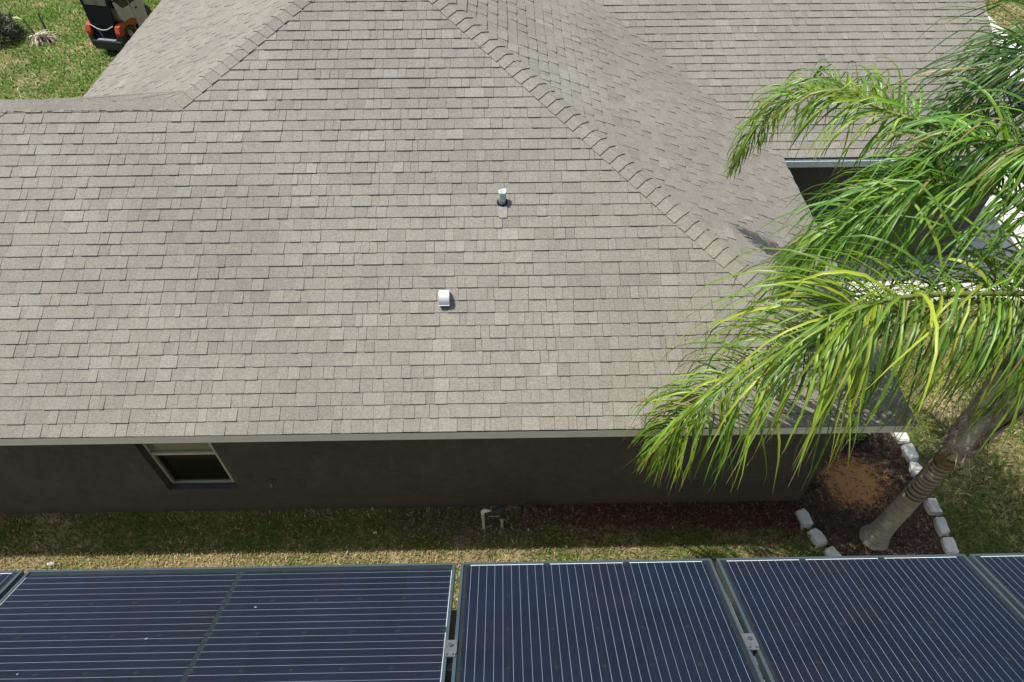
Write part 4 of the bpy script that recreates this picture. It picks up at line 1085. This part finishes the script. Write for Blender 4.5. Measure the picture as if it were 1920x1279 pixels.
leafy('shrub', 'dark bushy plant cut off by the left edge of the back lawn', 'shrub', (-13.75, 18.35, 0.0), 0.62, 0.75, 900, 0.26, 0.018, [(0.02, 0.03, 0.018), (0.03, 0.04, 0.03), (0.015, 0.02, 0.014), (0.05, 0.06, 0.05)], 72, 8)
# dead weed against the wall
wd = thing('dead_weed', 'thin dry weed stalk standing against the dark wall beside the white pipes', 'weed', (0.20, WALL_Y - 0.04, 0))
mb = MB(); rg = random.Random(3)
mb.tube([(0, 0, -0.02), (0.005, 0, 0.25), (-0.005, 0.005, 0.5)], [0.007, 0.006, 0.003], 6)
for i in range(16):
    a = rg.uniform(-3.2, 0.1); z = rg.uniform(0.02, 0.22); L = rg.uniform(0.1, 0.38)
    mb.tube([(0, 0, z), (math.cos(a) * L * 0.5, math.sin(a) * L * 0.3 - 0.02, z + 0.06), (math.cos(a) * L, math.sin(a) * L * 0.6 - 0.03, z * 0.3 + 0.01)], [0.004, 0.003, 0.0015], 4)
mb.build('stalk', plain('dry_stalk', (0.13, 0.115, 0.095), 0.9), wd)
# irrigation riser
rs = thing('irrigation_riser', 'two aged white plastic pipes joined by a dark valve, standing by the wall', 'pipe', (-0.32, 3.91, 0))
MB().tube([(-0.01, 0, -0.05), (-0.012, 0, 0.03)], 0.026, 10).tube([(-0.012, 0, 0.03), (-0.012, 0, 0.46)], 0.0185, 10).build('left_riser_pipe'.replace('left_', ''), M_PVCW, rs)
MB().tube([(-0.012, 0, 0.44), (-0.012, 0, 0.485), (0.0, 0, 0.505), (0.03, 0, 0.51), (0.105, 0, 0.51)], [0.025, 0.025, 0.026, 0.025, 0.025], 10).build('elbow', plain('pvc_new_white', (0.72, 0.71, 0.62), 0.45), rs)
MB().tube([(0.225, 0.02, -0.05), (0.222, 0.02, 0.30)], 0.0185, 10).build('riser_pipe', M_PVCW, rs)
MB().tube([(0.105, 0, 0.51), (0.15, 0, 0.51)], 0.02, 10).tube([(0.15, 0, 0.51), (0.16, 0, 0.51), (0.24, 0.01, 0.51)], [0.02, 0.04, 0.04], 12).tube([(0.225, 0.02, 0.29), (0.225, 0.015, 0.34), (0.225, 0.01, 0.55), (0.225, 0.01, 0.57)], [0.026, 0.03, 0.042, 0.02], 12).build('valve', M_BRASS, rs)
MB().tube([(0.16, -0.05, 0.44), (0.19, -0.04, 0.47)], 0.006, 5).tube([(0.06, -0.03, 0.42), (0.16, -0.04, 0.44), (0.2, -0.03, 0.43)], 0.005, 5).build('handle', plain('handle_grey', (0.25, 0.24, 0.22), 0.5), rs)
# scraps
def scrap(x, y, s, label, seed):
    rg = random.Random(seed)
    pts = [(x + s * math.cos(a) * rg.uniform(0.6, 1.1), y + 0.6 * s * math.sin(a) * rg.uniform(0.6, 1.1), 0.05 + rg.uniform(-0.012, 0.015)) for a in np.linspace(0, 5.6, 8)]
    pts.append((x, y, 0.075))
    o = MB().add(pts + [(p[0], p[1], p[2] - 0.03) for p in pts[:8]], [(i, (i + 1) % 8, 8) for i in range(8)] + [(i, i + 9, (i + 1) % 8 + 9, (i + 1) % 8) for i in range(8)]).build('scrap', plain('scrap_white', (0.7, 0.7, 0.68), 0.7))
    tag(o, label, 'litter', 'white scraps on the grass')
scrap(-1.73, 3.87, 0.03, 'tiny white scrap lying on shaded grass left of the pipes', 1)
scrap(-5.74, 3.52, 0.045, 'small white scrap on sunlit dry grass above the left panel', 2)

# ------------------------------------------------------------------ GOLF CART on the back lawn
M_ORANGE = plain('cart_orange_paint', (0.44, 0.065, 0.012), 0.3, var=0.06)
M_TAN = plain('cart_tan_vinyl', (0.60, 0.52, 0.40), 0.55, var=0.1)
M_BLK = plain('cart_black_plastic', (0.008, 0.009, 0.010), 0.8, spec=0.15)
M_DKG = plain('cart_clear_window', (0.02, 0.021, 0.022), 0.12)
M_RED = plain('tail_lamp_red', (0.45, 0.012, 0.015), 0.2)
M_TYRE = plain('tyre', (0.018, 0.018, 0.018), 0.8)
M_RIM = plain('rim_grey', (0.20, 0.24, 0.22), 0.4, metal=0.5)
M_TRAY = plain('tray_grey', (0.38, 0.40, 0.42), 0.4)
cart = thing('golf_cart', 'orange and tan golf cart with black bag well parked on the back lawn', 'golf cart', (-10.02, 18.02, 0), rotz=R(77))
cart.scale = (0.66, 0.86, 0.98)
# local x forward, y left, z up
cb = MB(); cb.box(-1.06, 1.05, -0.50, 0.50, 0.16, 0.40, 0.05); cb.build('chassis', M_BLK, cart)
def prof_x(poly, y0, y1): return MB().prism([(x_, y0, z_) for x_, z_ in poly], (0, y1 - y0, 0))
def bevmod(o, w=0.02, s=2):
    md = o.modifiers.new('bevel', 'BEVEL'); md.width = w; md.segments = s; md.limit_method = 'ANGLE'; md.angle_limit = R(35); return o
fender = [(-1.12, 0.56), (-1.12, 0.68), (-1.05, 0.80), (-0.85, 0.84), (-0.30, 0.82), (0.02, 0.74), (0.02, 0.62), (-0.22, 0.60), (-0.36, 0.68), (-0.62, 0.72), (-0.84, 0.66), (-0.90, 0.56)]
skirt = [(-1.13, 0.26), (-1.13, 0.555), (-0.905, 0.555), (-0.84, 0.655), (-0.62, 0.715), (-0.36, 0.675), (-0.22, 0.595), (-0.20, 0.40), (-0.27, 0.40), (-0.38, 0.55), (-0.62, 0.62), (-0.84, 0.54), (-0.90, 0.26)]
M_DKB = plain('bumper_dark', (0.020, 0.026, 0.028), 0.4)
for y0_, y1_ in ((0.40, 0.57), (-0.57, -0.40)):
    bevmod(prof_x(fender, y0_, y1_).build('fender', M_ORANGE, cart), 0.03, 3)
    bevmod(prof_x(skirt, y0_ + 0.002, y1_ - 0.002).build('fender_skirt', M_DKB, cart), 0.015)
bw = MB(); bw.box(-1.02, -0.60, -0.398, 0.398, 0.401, 0.82); bw.build('bag_well', M_BLK, cart)
bevmod(MB().box(-1.16, -1.03, -0.50, 0.50, 0.20, 0.44, 0.03).build('rear_bumper', M_DKB, cart), 0.01)
MB().box(-1.15, -1.03, -0.30, 0.30, 0.442, 0.462).build('tray', M_TRAY, cart)
for s in (-1, 1):
    MB().box(-1.135, -1.04, s * 0.485 - 0.08, s * 0.485 + 0.08, 0.575, 0.665, 0.02).build('tail_light', M_RED, cart)
MB().tube([(-1.06, 0.37, 0.82), (-1.10, 0.16, 0.74), (-1.11, 0.0, 0.71), (-1.10, -0.16, 0.73), (-1.06, -0.38, 0.82)], 0.014, 6).build('strap', plain('strap_pale', (0.62, 0.60, 0.55), 0.7), cart)
MB().tube([(-1.09, 0.16, 0.73), (-1.10, 0.06, 0.47)], 0.008, 5).build('strap', M_TRAY, cart)
# enclosure: rear curtain, sides, roof
MB().add([(-1.0, -0.40, 0.82), (-1.0, 0.40, 0.82), (-0.78, 0.54, 1.82), (-0.78, -0.54, 1.82), (-0.96, -0.40, 0.82), (-0.96, 0.40, 0.82), (-0.74, 0.54, 1.82), (-0.74, -0.54, 1.82)], BOXF).build('rear_curtain', M_BLK, cart)
MB().add([(-0.905, -0.36, 1.28), (-0.905, 0.36, 1.28), (-0.81, 0.40, 1.72), (-0.81, -0.40, 1.72), (-0.90, -0.36, 1.28), (-0.90, 0.36, 1.28), (-0.80, 0.40, 1.72), (-0.80, -0.40, 1.72)], BOXF).build('rear_window', plain('vinyl_reflections', (0.13, 0.14, 0.10), 0.15, var=0.6, vscale=5), cart)  # greenish mottling puts reflections on the clear vinyl into its colour
for s in (-1, 1):
    ya, yb_ = (0.53 * s, 0.56 * s) if s > 0 else (0.56 * s, 0.53 * s)
    prof_x([(-0.62, 0.83), (-0.25, 0.825), (0.0, 0.755), (0.0, 1.10), (-0.45, 1.12), (-0.72, 1.35), (-0.80, 1.35), (-0.72, 0.95)], ya, yb_).build('side_curtain', M_TAN, cart)
    prof_x([(-0.44, 1.125), (-0.06, 1.115), (-0.06, 1.76), (-0.70, 1.76), (-0.68, 1.36)], ya, yb_ - 0.005 * s).build('side_window', M_DKG, cart)
    bevmod(prof_x([(0.03, 0.42), (0.55, 0.42), (0.72, 0.62), (0.78, 1.12), (0.03, 1.12)], ya, yb_ + 0.012 * s).build('door', M_TAN, cart), 0.012)
    prof_x([(0.07, 1.14), (0.72, 1.14), (0.64, 1.76), (0.07, 1.76)], ya, yb_ - 0.005 * s).build('side_window', M_DKG, cart)
    MB().box(0.2, 0.3, 0.575 * s - 0.012, 0.575 * s + 0.012, 0.95, 0.98).build('door_handle', M_BLK, cart)
    MB().tube([(0.0, 0.545 * s, 0.74), (-0.02, 0.55 * s, 1.82)], 0.02, 6).build('roof_post', M_TAN, cart)
    for xw in (-0.62, 0.82):
        wt = thing('wheel', None, None); wt.parent = cart; wt.location = (xw, 0.44 * s, 0.23)
        nseg = 20; V = []; pr = [(0.13, -0.09), (0.20, -0.095), (0.225, -0.06), (0.23, 0.0), (0.225, 0.06), (0.20, 0.095), (0.13, 0.09)]
        for k in range(nseg):
            a = 2 * math.pi * k / nseg
            for r_, w in pr: V.append((r_ * math.cos(a), w, r_ * math.sin(a)))
        m_ = len(pr)
        Fc = [(k * m_ + i, k * m_ + i + 1, ((k + 1) % nseg) * m_ + i + 1, ((k + 1) % nseg) * m_ + i) for k in range(nseg) for i in range(m_ - 1)]
        MB().add(V, Fc).build('tyre', M_TYRE, wt, smooth=True)
        MB().tube([(0, -0.07, 0), (0, 0.07, 0)], 0.132, 16).tube([(0, -0.09, 0), (0, 0.09, 0)], 0.045, 8).build('rim', M_RIM, wt)
bevmod(MB().box(-0.78, 0.72, -0.58, 0.58, 1.82, 1.89).build('roof', M_TAN, cart), 0.03, 3)
bevmod(prof_x([(0.62, 0.38), (1.18, 0.36), (1.22, 0.55), (1.05, 0.80), (0.76, 0.95), (0.62, 0.95)], -0.52, 0.52).build('front_cowl', M_DKB, cart), 0.05, 3)
MB().box(-0.55, -0.05, -0.5, 0.5, 0.40, 0.72, 0.04).box(-0.60, -0.45, -0.5, 0.5, 0.72, 1.12, 0.04).build('seat', M_TAN, cart)
MB().add([(0.78, -0.5, 0.95), (0.78, 0.5, 0.95), (0.62, 0.5, 1.8), (0.62, -0.5, 1.8), (0.80, -0.5, 0.95), (0.80, 0.5, 0.95), (0.64, 0.5, 1.8), (0.64, -0.5, 1.8)], BOXF).build('windshield', M_DKG, cart)
# ------------------------------------------------------------------ stump with dark rods
st = thing('dead_plant', 'clump of bleached dead fronds on the back lawn with two dark stalks rising from it', 'plant', (-12.42, 18.25, 0))
st.scale = (0.8, 0.8, 0.8)
FV = []; FF = []; FC = []
rg = random.Random(12)
for i in range(240):
    a = rg.gauss(-0.5, 0.9); L = rg.uniform(0.2, 0.55); w = rg.uniform(0.008, 0.022)
    p0 = Vector((-0.10 + rg.gauss(0, 0.12), rg.gauss(0.05, 0.10), rg.uniform(0.02, 0.26)))
    d = Vector((math.cos(a), math.sin(a) * 0.8, rg.uniform(-0.5, 0.15))).normalized(); s = Vector((-d.y, d.x, rg.uniform(-0.3, 0.3))).normalized() * w
    k = len(FV); FV += [p0 - s, p0 + s, p0 + d * L * 0.6 + s + Vector((0, 0, 0.03)), p0 + d * L * 0.6 - s + Vector((0, 0, 0.03)), Vector((p0 + d * L).to_tuple()[:2] + (0.02,))]
    FF += [(k, k + 1, k + 2, k + 3), (k + 3, k + 2, k + 4)]
    c = rg.choice([(0.74, 0.66, 0.52), (0.62, 0.53, 0.40), (0.36, 0.28, 0.19), (0.10, 0.08, 0.05)]); FC += [c, c]
o = link('dead_fronds', FV, FF, M_CHIP, st, fattr={'col': FC}); o['kind'] = 'stuff'
for (x0_, y0_, x1_, y1_, z1_) in ((-0.12, -0.05, -0.55, 0.3, 0.62), (-0.05, 0.42, -0.25, 0.75, 0.62)):
    MB().tube([(x0_, y0_, 0.0), ((x0_ + x1_) / 2, (y0_ + y1_) / 2, z1_ * 0.55), (x1_, y1_, z1_)], [0.038, 0.034, 0.026], 8).build('stalk', plain('stalk_black', (0.012, 0.013, 0.012), 0.6), st)
MB().add([(-0.55, 0.3, 0.62), (-0.75, 0.36, 0.70), (-1.05, 0.40, 0.64), (-0.78, 0.30, 0.66)], [(0, 1, 2, 3)]).build('leaf', plain('leaf_yellow', (0.42, 0.42, 0.10), 0.6), st)

# ------------------------------------------------------------------ parked car by the side wing (only a corner shows)
M_CAR = plain('car_black_paint', (0.006, 0.007, 0.008), 0.12, var=0.02)
car = thing('parked_car', 'black car on the pale driveway beyond the roof edge, mostly behind palm leaves', 'car', (11.35, 11.9, 0.02), rotz=R(90))
body = [(-2.2, 0.32), (-2.28, 0.62), (-2.2, 0.95), (-1.6, 1.0), (1.05, 0.98), (2.0, 0.84), (2.24, 0.6), (2.2, 0.32), (1.85, 0.30), (1.75, 0.52), (1.45, 0.66), (1.15, 0.52), (1.05, 0.30), (-1.05, 0.30), (-1.15, 0.52), (-1.45, 0.66), (-1.75, 0.52), (-1.85, 0.30)]
bevmod(prof_x(body, -0.88, 0.88).build('body', M_CAR, car), 0.06, 3)
bevmod(prof_x([(-2.05, 1.0), (-1.5, 1.42), (-0.9, 1.48), (0.1, 1.46), (0.95, 1.0)], -0.74, 0.74).build('cabin', M_CAR, car), 0.06, 3)
for s in (-1, 1):
    ya, yb_ = (0.735, 0.75) if s > 0 else (-0.75, -0.735)
    prof_x([(-1.75, 1.04), (-1.35, 1.36), (-0.5, 1.41), (-0.5, 1.04)], ya, yb_).build('side_window', M_DKG, car)
    prof_x([(-0.44, 1.04), (-0.44, 1.41), (0.1, 1.40), (0.72, 1.04)], ya, yb_).build('side_window', M_DKG, car)
    MB().box(2.12, 2.22, 0.55 * s - 0.18, 0.55 * s + 0.18, 0.62, 0.74, 0.02).build('headlight', M_TRAY, car)
    for xw in (-1.45, 1.45):
        wt = thing('wheel', None, None); wt.parent = car; wt.location = (xw, 0.78 * s, 0.31)
        MB().tube([(0, -0.1, 0), (0, -0.08, 0), (0, 0.08, 0), (0, 0.1, 0)], [0.27, 0.31, 0.31, 0.27], 20).build('tyre', M_TYRE, wt)
        MB().tube([(0, -0.105, 0), (0, 0.105, 0)], 0.2, 14).build('rim', M_RIM, wt)
MB().add([(0.14, -0.66, 1.455), (0.14, 0.66, 1.455), (0.93, 0.70, 1.03), (0.93, -0.70, 1.03), (0.13, -0.66, 1.44), (0.13, 0.66, 1.44), (0.90, 0.70, 1.01), (0.90, -0.70, 1.01)], BOXF).build('windshield', M_DKG, car)
